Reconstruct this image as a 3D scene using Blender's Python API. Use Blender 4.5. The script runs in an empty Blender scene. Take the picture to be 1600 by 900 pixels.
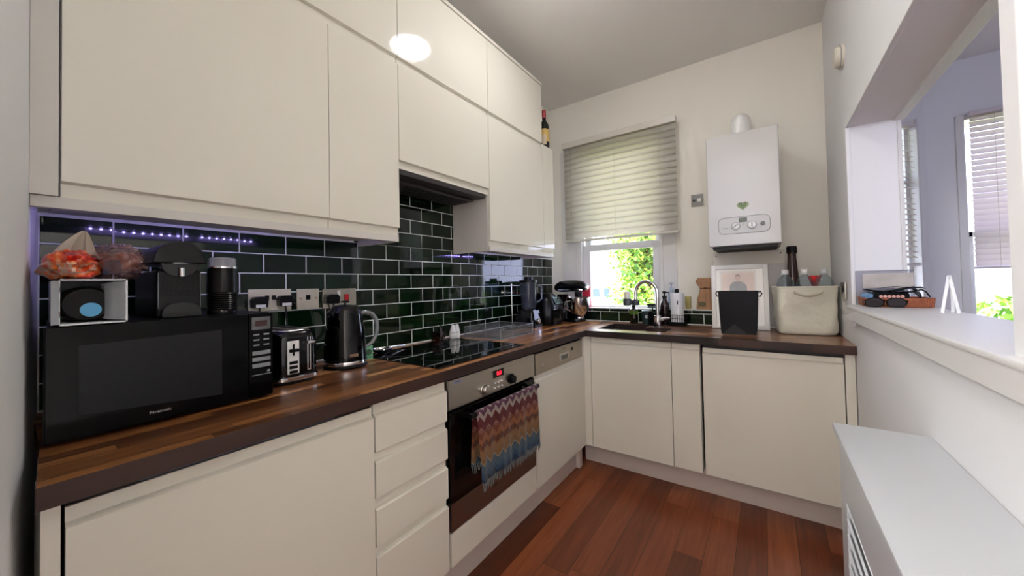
import bpy, bmesh, math, random
from mathutils import Vector, Matrix, Euler
random.seed(7)
PI = math.pi
scene = bpy.context.scene
COL = scene.collection

# ------------------------------------------------------------------ camera
cam_d = bpy.data.cameras.new('camera'); cam = bpy.data.objects.new('camera', cam_d); COL.objects.link(cam)
cam.location = (1.6245, -0.0404, 1.2278)
cam.rotation_euler = (1.590175, 0.02187, 0.581865)
cam_d.sensor_fit = 'HORIZONTAL'; cam_d.sensor_width = 36.0
cam_d.lens = 555.523 / 1600 * 36.0
cam_d.shift_x = -31.74 / 1600; cam_d.shift_y = -17.9 / 1600
cam_d.clip_start = 0.01; cam_d.clip_end = 200
scene.camera = cam

# ------------------------------------------------------------------ exposure
vs = scene.view_settings
vs.view_transform = 'Standard'; vs.look = 'None'; vs.gamma = 1.0; vs.use_curve_mapping = False
vs.exposure = 0.5
scene.display_settings.display_device = 'sRGB'

# ------------------------------------------------------------------ sky and sun
LAMP_POWER = 5.6
FILL_POWER = 165.0
world = bpy.data.worlds.new('world'); scene.world = world; world.use_nodes = True
wn = world.node_tree.nodes; wl = world.node_tree.links
bg = wn['Background']
bg.inputs[0].default_value = (0.64, 0.70, 1.0, 1); bg.inputs[1].default_value = 6.0
sun_d = bpy.data.lights.new('sun', 'SUN'); sun = bpy.data.objects.new('sun', sun_d); COL.objects.link(sun)
sun_d.energy = 40.0; sun_d.angle = 0.01; sun_d.color = (1.0, 0.93, 0.82)
sun.location = (3, -3, 8); sun.rotation_euler = (math.radians(24), 0, math.radians(-25))

def area_lamp(name, loc, sx, sy, power, color, rot=(0, 0, 0)):
    d = bpy.data.lights.new(name, 'AREA'); o = bpy.data.objects.new(name, d); COL.objects.link(o)
    d.shape = 'RECTANGLE'; d.size = sx; d.size_y = sy; d.energy = power; d.color = color
    o.location = loc; o.rotation_euler = rot
    return o

# ------------------------------------------------------------------ helpers
def lin(c):
    r = []
    for v in c[:3]:
        v = v / 255.0
        r.append(v / 12.92 if v <= 0.04045 else ((v + 0.055) / 1.055) ** 2.4)
    return (r[0], r[1], r[2], 1.0)

MATS = {}
def pm(name, col, rough=0.5, metal=0.0, coat=0.0, spec=0.5, bump=None, vary=None, emit=None, trans=0.0, sheen=0.0, sss=0.0):
    """procedural principled material; bump=(scale,strength); vary=(scale,amount)"""
    if name in MATS: return MATS[name]
    m = bpy.data.materials.new(name); m.use_nodes = True; MATS[name] = m
    nt = m.node_tree; N = nt.nodes; L = nt.links; b = N['Principled BSDF']
    b.inputs['Base Color'].default_value = lin(col)
    b.inputs['Roughness'].default_value = rough; b.inputs['Metallic'].default_value = metal
    b.inputs['Coat Weight'].default_value = coat; b.inputs['Coat Roughness'].default_value = 0.04
    b.inputs['Specular IOR Level'].default_value = spec
    if trans: b.inputs['Transmission Weight'].default_value = trans
    if sheen: b.inputs['Sheen Weight'].default_value = sheen
    if emit: b.inputs['Emission Color'].default_value = lin(emit[0]); b.inputs['Emission Strength'].default_value = emit[1]
    tc = None
    if bump or vary:
        tc = N.new('ShaderNodeTexCoord')
    if bump:
        n = N.new('ShaderNodeTexNoise'); n.inputs['Scale'].default_value = bump[0]; n.inputs['Detail'].default_value = 3
        L.new(tc.outputs['Object'], n.inputs['Vector'])
        bp = N.new('ShaderNodeBump'); bp.inputs['Strength'].default_value = bump[1]; bp.inputs['Distance'].default_value = 0.01
        L.new(n.outputs['Fac'], bp.inputs['Height']); L.new(bp.outputs[0], b.inputs['Normal'])
    if vary:
        n = N.new('ShaderNodeTexNoise'); n.inputs['Scale'].default_value = vary[0]; n.inputs['Detail'].default_value = 4
        L.new(tc.outputs['Object'], n.inputs['Vector'])
        mr = N.new('ShaderNodeMapRange'); mr.inputs[1].default_value = 0.3; mr.inputs[2].default_value = 0.7
        mr.inputs[3].default_value = 1 - vary[1]; mr.inputs[4].default_value = 1 + vary[1]
        L.new(n.outputs['Fac'], mr.inputs[0])
        mx = N.new('ShaderNodeVectorMath'); mx.operation = 'SCALE'; mx.inputs[0].default_value = lin(col)[:3]
        L.new(mr.outputs[0], mx.inputs['Scale']); L.new(mx.outputs[0], b.inputs['Base Color'])
    return m

def clear_mat(name, tint=(255, 255, 255), ior=1.45, rough=0.0, body=0.0, body_col=(255, 255, 255)):
    """thin clear sheet: transparent with fresnel reflection, optional milky body"""
    if name in MATS: return MATS[name]
    m = bpy.data.materials.new(name); m.use_nodes = True; MATS[name] = m
    nt = m.node_tree; N = nt.nodes; L = nt.links; N.remove(N['Principled BSDF'])
    out = N['Material Output']
    t = N.new('ShaderNodeBsdfTransparent'); t.inputs[0].default_value = lin(tint)
    g = N.new('ShaderNodeBsdfGlossy'); g.inputs['Roughness'].default_value = rough
    f = N.new('ShaderNodeFresnel'); ge = N.new('ShaderNodeNewGeometry')
    mi_ = N.new('ShaderNodeMapRange'); mi_.inputs[3].default_value = ior; mi_.inputs[4].default_value = 1.0 / ior
    L.new(ge.outputs['Backfacing'], mi_.inputs[0]); L.new(mi_.outputs[0], f.inputs[0])
    mx = N.new('ShaderNodeMixShader'); L.new(f.outputs[0], mx.inputs[0])
    src = t
    if body:
        d = N.new('ShaderNodeBsdfDiffuse'); d.inputs[0].default_value = lin(body_col)
        m2 = N.new('ShaderNodeMixShader'); m2.inputs[0].default_value = body
        L.new(t.outputs[0], m2.inputs[1]); L.new(d.outputs[0], m2.inputs[2]); src = m2
    L.new(src.outputs[0], mx.inputs[1]); L.new(g.outputs[0], mx.inputs[2]); L.new(mx.outputs[0], out.inputs[0])
    return m

def plank_mat(name, cols, length, width, rough=0.35, along='Y', grain=1.0, gap=0.0008, coat=0.0, gapcol=(20, 8, 4), bias=0.0):
    """staves or boards running along one axis, object coordinates in metres, colour per board"""
    m = bpy.data.materials.new(name); m.use_nodes = True; MATS[name] = m
    nt = m.node_tree; N = nt.nodes; L = nt.links; b = N['Principled BSDF']
    tc = N.new('ShaderNodeTexCoord'); mp = N.new('ShaderNodeMapping')
    L.new(tc.outputs['Object'], mp.inputs[0])
    if along == 'Y': mp.inputs['Rotation'].default_value = (0, 0, PI / 2)
    mp.inputs['Location'].default_value = (3.17, 2.3, 0)
    br = N.new('ShaderNodeTexBrick'); L.new(mp.outputs[0], br.inputs['Vector'])
    br.inputs['Color1'].default_value = (0, 0, 0, 1); br.inputs['Color2'].default_value = (1, 1, 1, 1)
    br.inputs['Mortar'].default_value = (0.5, 0.5, 0.5, 1)
    br.inputs['Scale'].default_value = 1.0; br.inputs['Mortar Size'].default_value = gap; br.inputs['Mortar Smooth'].default_value = 0.1
    br.inputs['Brick Width'].default_value = length; br.inputs['Row Height'].default_value = width; br.inputs['Bias'].default_value = bias
    br.offset = 0.37; br.offset_frequency = 2; br.squash = 0.8; br.squash_frequency = 3
    mg = N.new('ShaderNodeMapping'); mg.inputs['Scale'].default_value = (1.6, 26, 26)
    L.new(mp.outputs[0], mg.inputs[0])
    # shift grain per board
    ad = N.new('ShaderNodeVectorMath'); ad.operation = 'MULTIPLY_ADD'
    L.new(br.outputs['Color'], ad.inputs[0]); ad.inputs[1].default_value = (17, 31, 5); L.new(mg.outputs[0], ad.inputs[2])
    ns = N.new('ShaderNodeTexNoise'); ns.inputs['Scale'].default_value = 1.6; ns.inputs['Detail'].default_value = 6; ns.inputs['Roughness'].default_value = 0.65; ns.inputs['Distortion'].default_value = 0.6
    L.new(ad.outputs[0], ns.inputs['Vector'])
    ma = N.new('ShaderNodeMath'); ma.operation = 'MULTIPLY_ADD'
    L.new(ns.outputs['Fac'], ma.inputs[0]); ma.inputs[1].default_value = 1.5 * grain; ma.inputs[2].default_value = -0.75 * grain
    m2 = N.new('ShaderNodeMath'); m2.operation = 'ADD'; L.new(ma.outputs[0], m2.inputs[0])
    sp = N.new('ShaderNodeSeparateColor'); L.new(br.outputs['Color'], sp.inputs[0])
    L.new(sp.outputs[0], m2.inputs[1])
    cr = N.new('ShaderNodeValToRGB'); L.new(m2.outputs[0], cr.inputs[0])
    e = cr.color_ramp.elements
    while len(e) < len(cols): e.new(0.5)
    for i, c in enumerate(cols):
        e[i].position = i / (len(cols) - 1); e[i].color = lin(c)
    mx = N.new('ShaderNodeMix'); mx.data_type = 'RGBA'
    L.new(br.outputs['Fac'], mx.inputs['Factor']); L.new(cr.outputs[0], mx.inputs[6]); mx.inputs[7].default_value = lin(gapcol)
    L.new(mx.outputs[2], b.inputs['Base Color'])
    b.inputs['Roughness'].default_value = rough; b.inputs['Coat Weight'].default_value = coat; b.inputs['Coat Roughness'].default_value = 0.15
    bp = N.new('ShaderNodeBump'); bp.inputs['Strength'].default_value = 0.15; bp.inputs['Distance'].default_value = 0.002
    L.new(ns.outputs['Fac'], bp.inputs['Height']); L.new(bp.outputs[0], b.inputs['Normal'])
    return m

class MB:
    """collects shapes, then links them as one mesh object"""
    def __init__(s): s.bm = bmesh.new(); s.uv = None
    def _new(s, n0f, mi):
        s.bm.faces.ensure_lookup_table()
        for f in s.bm.faces[n0f:]: f.material_index = mi
    def box(s, x0, x1, y0, y1, z0, z1, bev=0.0, mi=0, seg=2, M=None):
        n0 = len(s.bm.faces)
        co = [(x, y, z) for x in (x0, x1) for y in (y0, y1) for z in (z0, z1)]
        v = [s.bm.verts.new(c) for c in co]
        fs = [(0, 1, 3, 2), (4, 6, 7, 5), (0, 4, 5, 1), (2, 3, 7, 6), (0, 2, 6, 4), (1, 5, 7, 3)]
        faces = [s.bm.faces.new([v[i] for i in f]) for f in fs]
        newv = v
        if bev:
            eds = list({e for f in faces for e in f.edges})
            r = bmesh.ops.bevel(s.bm, geom=eds, offset=bev, segments=seg, profile=0.5, affect='EDGES')
            newv = list({vv for f in r['faces'] for vv in f.verts} | {vv for vv in v if vv.is_valid})
        if M is not None:
            for q in newv: q.co = M @ q.co
        s._new(n0, mi); return s
    def prism(s, poly, a0, a1, axis='y', mi=0, bev=0.0):
        """poly: 2-D outline in the two other axes (x,z for y; y,z for x; x,y for z)"""
        n0 = len(s.bm.faces)
        def P(p, a):
            if axis == 'y': return (p[0], a, p[1])
            if axis == 'x': return (a, p[0], p[1])
            return (p[0], p[1], a)
        A = [s.bm.verts.new(P(p, a0)) for p in poly]; B = [s.bm.verts.new(P(p, a1)) for p in poly]
        n = len(poly); faces = [s.bm.faces.new(A), s.bm.faces.new(B[::-1])]
        for i in range(n): faces.append(s.bm.faces.new([A[i], B[i], B[(i + 1) % n], A[(i + 1) % n]]))
        bmesh.ops.recalc_face_normals(s.bm, faces=faces)
        if bev:
            eds = list({e for f in faces for e in f.edges})
            bmesh.ops.bevel(s.bm, geom=eds, offset=bev, segments=2, profile=0.5, affect='EDGES')
        s._new(n0, mi); return s
    def loft(s, rings, mi=0, cap=True, closed=True):
        n0 = len(s.bm.faces)
        R = [[s.bm.verts.new(c) for c in r] for r in rings]
        n = len(R[0]); faces = []
        for a, b in zip(R[:-1], R[1:]):
            for i in range(n if closed else n - 1):
                j = (i + 1) % n
                faces.append(s.bm.faces.new([a[i], a[j], b[j], b[i]]))
        if cap and closed:
            faces.append(s.bm.faces.new(R[0][::-1])); faces.append(s.bm.faces.new(R[-1]))
        bmesh.ops.recalc_face_normals(s.bm, faces=faces)
        s._new(n0, mi); return R
    def lathe(s, prof, c=(0, 0, 0), seg=28, mi=0, axis='z', sx=1.0, sy=1.0, M=None, cap=True):
        rings = []
        for r, h in prof:
            r = max(r, 0.0002); ring = []
            for i in range(seg):
                a = 2 * PI * i / seg; u, w = r * math.cos(a) * sx, r * math.sin(a) * sy
                if axis == 'z': p = (c[0] + u, c[1] + w, c[2] + h)
                elif axis == 'x': p = (c[0] + h, c[1] + u, c[2] + w)
                else: p = (c[0] + u, c[1] + h, c[2] + w)
                if M is not None: p = tuple(M @ Vector(p))
                ring.append(p)
            rings.append(ring)
        s.loft(rings, mi, cap=cap); return s
    def cyl(s, c, r, h, seg=24, axis='z', mi=0, bev=0.0, M=None):
        if bev: prof = [(r - bev, 0), (r, bev), (r, h - bev), (r - bev, h)]
        else: prof = [(r, 0), (r, h)]
        return s.lathe(prof, c, seg, mi, axis, M=M)
    def tube(s, pts, r, seg=10, mi=0, closed=False, rr=None):
        pts = [Vector(p) for p in pts]; n = len(pts); rings = []
        up = Vector((0, 0, 1)); prev = None
        for i, p in enumerate(pts):
            if closed: t = pts[(i + 1) % n] - pts[i - 1]
            else: t = pts[min(i + 1, n - 1)] - pts[max(i - 1, 0)]
            t.normalize()
            if prev is None:
                a = up if abs(t.dot(up)) < 0.95 else Vector((1, 0, 0)); nrm = t.cross(a).normalized()
            else:
                nrm = prev - t * prev.dot(t); nrm.normalize()
            prev = nrm; b = t.cross(nrm); q = rr[i] if rr else r
            rings.append([tuple(p + (nrm * math.cos(2 * PI * k / seg) + b * math.sin(2 * PI * k / seg)) * q) for k in range(seg)])
        if closed: rings.append(rings[0]); s.loft(rings, mi, cap=False)
        else: s.loft(rings, mi)
        return s
    def ball(s, c, r, seg=20, mi=0, sc=(1, 1, 1)):
        n = seg // 2
        prof = [(math.sin(PI * i / n) * r, -math.cos(PI * i / n) * r * sc[2]) for i in range(n + 1)]
        return s.lathe(prof, c, seg, mi, sx=sc[0], sy=sc[1])
    def sheet(s, grid, th=0.0, mi=0, uvs=None):
        """grid of points -> surface, optional thickness along normal through solidify"""
        n0 = len(s.bm.faces)
        V = [[s.bm.verts.new(p) for p in row] for row in grid]
        if uvs is not None and s.uv is None: s.uv = s.bm.loops.layers.uv.new('UVMap')
        fs = []
        for i in range(len(V) - 1):
            for j in range(len(V[0]) - 1):
                f = s.bm.faces.new([V[i][j], V[i][j + 1], V[i + 1][j + 1], V[i + 1][j]]); fs.append(f)
                if uvs is not None:
                    for lp, (a, b) in zip(f.loops, ((i, j), (i, j + 1), (i + 1, j + 1), (i + 1, j))): lp[s.uv].uv = uvs[a][b]
        if th: bmesh.ops.solidify(s.bm, geom=fs, thickness=th)
        s._new(n0, mi); return s
    def build(s, name, mats, parent=None, at=None, smooth=35):
        """vertices are in the frame of the scene unless the parent is flagged local"""
        me = bpy.data.meshes.new(name)
        off = Vector((0, 0, 0))
        loc = Vector((0, 0, 0))
        if parent is not None and parent.name not in LOCAL: off = wloc(parent)
        elif parent is None:
            if at is None:
                vs_ = [v.co for v in s.bm.verts]
                loc = Vector(((min(v.x for v in vs_) + max(v.x for v in vs_)) / 2, (min(v.y for v in vs_) + max(v.y for v in vs_)) / 2, min(v.z for v in vs_)))
            else: loc = Vector(at)
            off = loc
        for v in s.bm.verts: v.co -= off
        s.bm.to_mesh(me); s.bm.free()
        for m in (mats if isinstance(mats, (list, tuple)) else [mats]): me.materials.append(m)
        if smooth:
            for p in me.polygons: p.use_smooth = True
            me.set_sharp_from_angle(angle=math.radians(smooth))
        o = bpy.data.objects.new(name, me); COL.objects.link(o)
        if smooth:
            wnm = o.modifiers.new('WeightedNormal', 'WEIGHTED_NORMAL'); wnm.keep_sharp = True; wnm.weight = 80
        if parent is not None:
            o.parent = parent
            if parent.name in LOCAL: LOCAL.add(o.name)
        else: o.location = loc
        return o
LOCAL = set()
def wloc(o):
    v = Vector((0, 0, 0))
    while o is not None: v += o.location; o = o.parent
    return v
def tag(o, label, cat, group=None):
    o['label'] = label; o['category'] = cat
    if group: o['group'] = group
    return o
def thing(name, label, cat, loc=(0, 0, 0), rotz=0.0, group=None, local=False):
    o = bpy.data.objects.new(name, None); COL.objects.link(o); o.location = loc; o.rotation_euler = (0, 0, rotz)
    o.empty_display_size = 0.05
    if local: LOCAL.add(o.name)
    return tag(o, label, cat, group)
def struct(o, parent=None): o['kind'] = 'structure'; return o
def sroot(name, loc=(0, 0, 0)):
    o = bpy.data.objects.new(name, None); COL.objects.link(o); o.location = loc; o['kind'] = 'structure'; return o
def copy_tree(o, parent=None):
    c = o.copy(); COL.objects.link(c); c.parent = parent
    for ch in list(o.children): copy_tree(ch, c)
    return c
FACE_X = Matrix(((0, 0, 1, 0), (1, 0, 0, 0), (0, 1, 0, 0), (0, 0, 0, 1)))      # text on a face looking to +x
FACE_Y = Matrix(((1, 0, 0, 0), (0, 0, -1, 0), (0, 1, 0, 0), (0, 0, 0, 1)))     # text on a face looking to -y
def text(name, body, size, mat, parent, pos, face=FACE_X, depth=0.0004, sx=1.0, shear=0.0, M=None):
    cu = bpy.data.curves.new(name, 'FONT'); cu.body = body; cu.size = size; cu.extrude = depth; cu.shear = shear
    cu.align_x = 'CENTER'; cu.align_y = 'CENTER'
    t = bpy.data.objects.new(name, cu); COL.objects.link(t)
    bpy.context.view_layer.update()
    me = bpy.data.meshes.new_from_object(t); bpy.data.objects.remove(t); bpy.data.curves.remove(cu)
    me.name = name
    T = Matrix.Translation(Vector(pos)) @ (M if M is not None else Matrix.Identity(4)) @ face @ Matrix.Diagonal((sx, 1, 1, 1))
    off = wloc(parent) if parent.name not in LOCAL else Vector((0, 0, 0))
    me.transform(Matrix.Translation(-off) @ T)
    me.materials.clear(); me.materials.append(mat)
    o = bpy.data.objects.new(name, me); COL.objects.link(o); o.parent = parent
    if parent.name in LOCAL: LOCAL.add(o.name)
    return o

# ------------------------------------------------------------------ materials
WALL = pm('wall_paint', (238, 234, 222), 0.75, bump=(35, 0.05))
WALLR = pm('wall_paint_white', (232, 231, 230), 0.7, bump=(30, 0.04))
CEIL = pm('ceiling_paint', (240, 237, 232), 0.85)
TRIM = pm('trim_gloss', (220, 218, 214), 0.35)
DOOR = pm('door_cream_gloss', (222, 217, 202), 0.07, spec=0.5)
BODY = pm('cabinet_body', (205, 200, 192), 0.45)
BASEDOOR = pm('door_cream_satin', (222, 217, 202), 0.28)
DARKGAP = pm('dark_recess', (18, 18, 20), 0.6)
BLACKG = pm('black_gloss', (4, 4, 5), 0.07, spec=0.35)
BLACKM = pm('black_matt', (6, 6, 7), 0.45, spec=0.2)
BLACKP = pm('black_plastic', (6, 6, 7), 0.28, spec=0.25)
STEEL = pm('brushed_steel', (176, 172, 166), 0.3, 1.0, bump=(60, 0.02))
CHROME = pm('chrome', (225, 225, 228), 0.08, 1.0)
WHITEP = pm('white_plastic', (235, 235, 232), 0.3)
GROUT = pm('grout', (226, 228, 226), 0.8)
GLASS = clear_mat('window_glass')
CLEAR = clear_mat('clear_plastic', (236, 240, 242), 1.5)
RUBBER = pm('rubber', (12, 12, 12), 0.6)
def tile_material():
    m = pm('green_glazed_tile', (12, 36, 16), 0.05, spec=0.5)
    N = m.node_tree.nodes; L = m.node_tree.links; b = N['Principled BSDF']
    g = N.new('ShaderNodeNewGeometry'); cr = N.new('ShaderNodeValToRGB')
    cr.color_ramp.elements[0].color = lin((8, 22, 10)); cr.color_ramp.elements[1].color = lin((14, 38, 15))
    L.new(g.outputs['Random Per Island'], cr.inputs[0]); L.new(cr.outputs[0], b.inputs['Base Color'])
    tc = N.new('ShaderNodeTexCoord'); n = N.new('ShaderNodeTexNoise'); n.inputs['Scale'].default_value = 9; n.inputs['Detail'].default_value = 1
    L.new(tc.outputs['Object'], n.inputs['Vector'])
    bp = N.new('ShaderNodeBump'); bp.inputs['Strength'].default_value = 0.05; bp.inputs['Distance'].default_value = 0.003
    L.new(n.outputs['Fac'], bp.inputs['Height']); L.new(bp.outputs[0], b.inputs['Normal'])
    return m
TILE = tile_material()
WOODY = plank_mat('worktop_walnut', [(72, 40, 22), (114, 70, 38), (150, 98, 54), (200, 146, 88)], 0.42, 0.036, 0.3, 'Y', 0.9, coat=0.15)
WOODX = plank_mat('worktop_walnut_return', [(70, 43, 28), (106, 68, 44), (136, 92, 62), (176, 130, 92)], 0.42, 0.036, 0.3, 'X', 0.85, coat=0.15)
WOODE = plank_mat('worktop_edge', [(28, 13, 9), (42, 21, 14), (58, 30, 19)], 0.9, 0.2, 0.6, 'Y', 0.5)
FLOORM = plank_mat('floor_boards', [(88, 42, 23), (112, 54, 30), (130, 67, 38), (152, 86, 52)], 1.15, 0.118, 0.3, 'Y', 0.9, gap=0.0009)
# ================================================================== THE ROOM
H = 2.817; XR = 1.958; YB = 2.79; ZC = 0.912; ZB = 0.872
def lw(x): return 0.027 - 0.08 * x           # the left wall runs slightly out of square

o = MB().box(-0.2, 5.0, -3.0, 4.3, -0.05, 0.0).build('floor', FLOORM, at=(0, 0, 0)); struct(o)
o = MB().box(-0.2, 5.0, -3.0, 4.3, H, H + 0.1).build('ceiling', CEIL, at=(0, 0, H)); struct(o)
# wall carrying the tiles
o = MB().box(-0.2, -0.010, -3.0, YB + 0.3, 0, H).build('wall_left', WALL, at=(-0.1, 0, 0)); struct(o); wall_left = o
# short return wall beside the microwave
b = MB(); b.prism([(-0.02, lw(-0.02)), (1.25, lw(1.25)), (1.25, lw(1.25) - 0.11), (-0.02, lw(1.25) - 0.11)], 0, H, 'z')
wall_side = b.build('wall_front', WALLR, at=(0.6, -0.1, 0)); struct(wall_side)
# back wall with window opening
WX0, WX1, WZ0, WZ1 = 0.10, 1.07, 1.02, 2.40
b = MB()
b.box(-0.010, WX0, YB, YB + 0.25, 0, H); b.box(WX1, XR + 0.2, YB, YB + 0.25, 0, H)
b.box(WX0, WX1, YB, YB + 0.25, 0, WZ0); b.box(WX0, WX1, YB, YB + 0.25, WZ1, H)
wall_back = b.build('wall_back', WALL, at=(1, YB, 0)); struct(wall_back)
# right wall with the serving opening
OY0, OY1, OZ0, OZ1 = 0.84, 2.11, 1.06, 1.91; XO = 2.128
b = MB()
b.box(XR, XO, -3.0, OY0, 0, H); b.box(XR, XO, OY1, YB + 0.25, 0, H)
b.box(XR, XO, OY0, OY1, 0, OZ0); b.box(XR, XO, OY0, OY1, OZ1, H)
b.box(XO - 0.02, XO, YB, 3.37, 0, H)
wall_right = b.build('wall_right', WALLR, at=(XR, 1, 0)); struct(wall_right)
o = MB().box(-0.2, 5.0, -3.1, -3.0, 0, H).build('wall_near', WALLR, at=(2, -3.05, 0)); struct(o)
o = MB().box(4.9, 5.0, -3.0, -2.0, 0, H).box(4.9, 5.0, 0.2, 4.3, 0, H).box(4.9, 5.0, -2.0, 0.2, 0, 0.9).box(4.9, 5.0, -2.0, 0.2, 2.3, H).build('wall_far_right', WALLR, at=(4.95, 0, 0)); struct(o)  # unseen opening added here so sky light brightens the next room
# bay of the next room: straight window wall and splayed side
BW0, BW1, BZ0, BZ1 = 2.83, 3.85, 0.62, 2.40; BY = 3.9
b = MB()
b.box(2.673, BW0, BY, BY + 0.2, 0, H); b.box(BW1, 5.0, BY, BY + 0.2, 0, H)
b.box(BW0, BW1, BY, BY + 0.2, 0, BZ0); b.box(BW0, BW1, BY, BY + 0.2, BZ1, H)
o = b.build('wall_bay', WALLR, at=(3.2, BY, 0)); struct(o)
# splayed wall, local frame: t along from the corner towards the kitchen, n outwards
S45 = Matrix.Translation((2.673, BY, 0)) @ Matrix.Rotation(math.radians(225), 4, 'Z')   # +x runs to (-1,-1)
b = MB()
T0, T1 = 0.075, 0.62; SZ0, SZ1 = 1.30, 2.42
for a0, a1, z0, z1 in ((-0.0, T0, 0, H), (T1, 0.80, 0, H), (T0, T1, 0, SZ0 - 0.32), (T0, T1, SZ1, H)):
    b.box(a0, a1, -0.12, 0.0, z0, z1, M=S45)
o = b.build('wall_bay_side', WALLR, at=(2.3, 3.5, 0)); struct(o)
b = MB()
for f in b.bm.faces: pass

# tiles: rows of bevelled glazed bricks on grout, part of the walls
PT, PW = 0.0752, 0.152
def tile_rows(b, put, a_min, a_max_fn, rows, z0, phase, rnd):
    for k in range(rows):
        z = z0 + k * PT
        off = phase[k % 2]
        n = int((off - a_min) / PW) + 1
        a = off - n * PW
        while True:
            lo, hi = max(a, a_min), a + PW
            amx = a_max_fn(k)
            am0 = amx[0] if isinstance(amx, tuple) else a_min
            mx = amx[1] if isinstance(amx, tuple) else amx
            lo = max(lo, am0); hi = min(hi, mx)
            if a > mx: break
            if hi - lo > 0.012: put(b, lo + 0.0017, hi - 0.0017, z + 0.0017, z + PT - 0.0017, rnd)
            a += PW
def put_x(b, a0, a1, z0, z1, rnd):
    n0 = len(b.bm.verts)
    b.box(-0.006, 0.0, a0, a1, z0, z1, bev=0.0016, seg=2)
    b.bm.verts.ensure_lookup_table()
    ty = rnd.gauss(0, 0.004); tz = rnd.gauss(0, 0.004); cy, cz = (a0 + a1) / 2, (z0 + z1) / 2
    for v in b.bm.verts[n0:]: v.co.x += (v.co.y - cy) * ty + (v.co.z - cz) * tz
def put_y(b, a0, a1, z0, z1, rnd):
    n0 = len(b.bm.verts)
    b.box(a0, a1, TY, TY + 0.006, z0, z1, bev=0.0016, seg=2)
    b.bm.verts.ensure_lookup_table()
    ty = rnd.gauss(0, 0.004); tz = rnd.gauss(0, 0.004); cy, cz = (a0 + a1) / 2, (z0 + z1) / 2
    for v in b.bm.verts[n0:]: v.co.y += (v.co.x - cy) * ty + (v.co.z - cz) * tz
TY = 2.675
rnd = random.Random(3)
b = MB()
tile_rows(b, put_x, 0.028, lambda k: 2.765 if k < 7 else (0.90, 1.56), 12, ZC + 0.002, (1.223 - 8 * PW, 1.299 - 8 * PW), rnd)
b.build('tiles', TILE, wall_left)
b = MB(); b.box(-0.011, -0.0012, 0.026, 2.77, ZC, 1.47); b.box(-0.011, -0.0012, 0.90, 1.56, 1.44, 1.83)
b.build('grout', GROUT, wall_left)
MB().box(-0.004, 0.007, 0.03, TY, ZC, ZC + 0.006, bev=0.002).build('sealant', WHITEP, wall_left)
b = MB(); tile_rows(b, put_y, 0.0, lambda k: XR - 0.005 if k < 1 else XR - 0.005, 1, ZC + 0.002, (0.04, 0.116), rnd)
n_ = ZC + 0.002 + PT
a = -0.036
while a < XR:                       # half-height cut course under the ledge
    lo, hi = max(a, 0.0), min(a + PW, XR - 0.005)
    if hi - lo > 0.012: put_y(b, lo + 0.0014, hi - 0.0014, n_ + 0.0014, 1.012, rnd)
    a += PW
b.build('tiles', TILE, wall_back)
b = MB(); b.box(0.0, XR - 0.001, TY + 0.0012, YB, ZC, 1.014); b.box(0.0, XR - 0.001, TY - 0.0035, YB + 0.0, 1.0135, 1.0175, bev=0.001)
b.build('grout', [GROUT], wall_back)
b = MB(); b.box(0.0, XR - 0.001, TY - 0.006, TY + 0.002, ZC, ZC + 0.006, bev=0.002); b.build('sealant', WHITEP, wall_back)

# kitchen window: casing boards, sash frame and glass
win = sroot('window_1', (0.63, YB, WZ0))
b = MB()
b.box(WX0, 0.236, YB - 0.012, YB + 0.06, WZ0, WZ1, bev=0.003); b.box(0.236, 0.29, YB - 0.018, YB + 0.06, WZ0, WZ1, bev=0.006)
b.box(0.944, 0.972, YB - 0.018, YB + 0.06, WZ0, WZ1, bev=0.004); b.box(0.972, WX1, YB - 0.012, YB + 0.06, WZ0, WZ1, bev=0.003)
b.box(0.2905, 0.9435, YB - 0.0125, YB + 0.06, WZ1 - 0.08, WZ1 - 0.001, bev=0.003)
b.build('window_casing', TRIM, win)
b = MB()
fr = pm('sash_white', (226, 226, 228), 0.3)
b.box(0.292, 0.358, YB + 0.012, YB + 0.055, WZ0, 1.545, bev=0.004); b.box(0.889, 0.942, YB + 0.012, YB + 0.055, WZ0, 1.545, bev=0.004)
b.box(0.35, 0.90, YB + 0.012, YB + 0.055, 1.492, 1.548, bev=0.004); b.box(0.35, 0.90, YB + 0.012, YB + 0.055, WZ0 - 0.01, 1.026, bev=0.003)
b.build('lower_sash', fr, win)
b = MB()
b.box(0.292, 0.35, YB + 0.06, YB + 0.10, 1.50, WZ1 - 0.07, bev=0.004); b.box(0.90, 0.942, YB + 0.06, YB + 0.10, 1.50, WZ1 - 0.07, bev=0.004)
b.box(0.34, 0.91, YB + 0.06, YB + 0.10, 1.50, 1.545, bev=0.004); b.box(0.34, 0.91, YB + 0.06, YB + 0.10, WZ1 - 0.12, WZ1 - 0.075, bev=0.004)
b.build('upper_sash', fr, win)
b = MB(); b.box(0.35, 0.895, YB + 0.030, YB + 0.034, 1.02, 1.50); b.box(0.345, 0.905, YB + 0.078, YB + 0.082, 1.54, WZ1 - 0.11)
b.build('window_pane', GLASS, win)
b = MB(); b.box(WX0, WX1, YB - 0.005, YB + 0.2, WZ0 - 0.02, WZ0 - 0.002); b.build('window_sill', TRIM, win)

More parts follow.
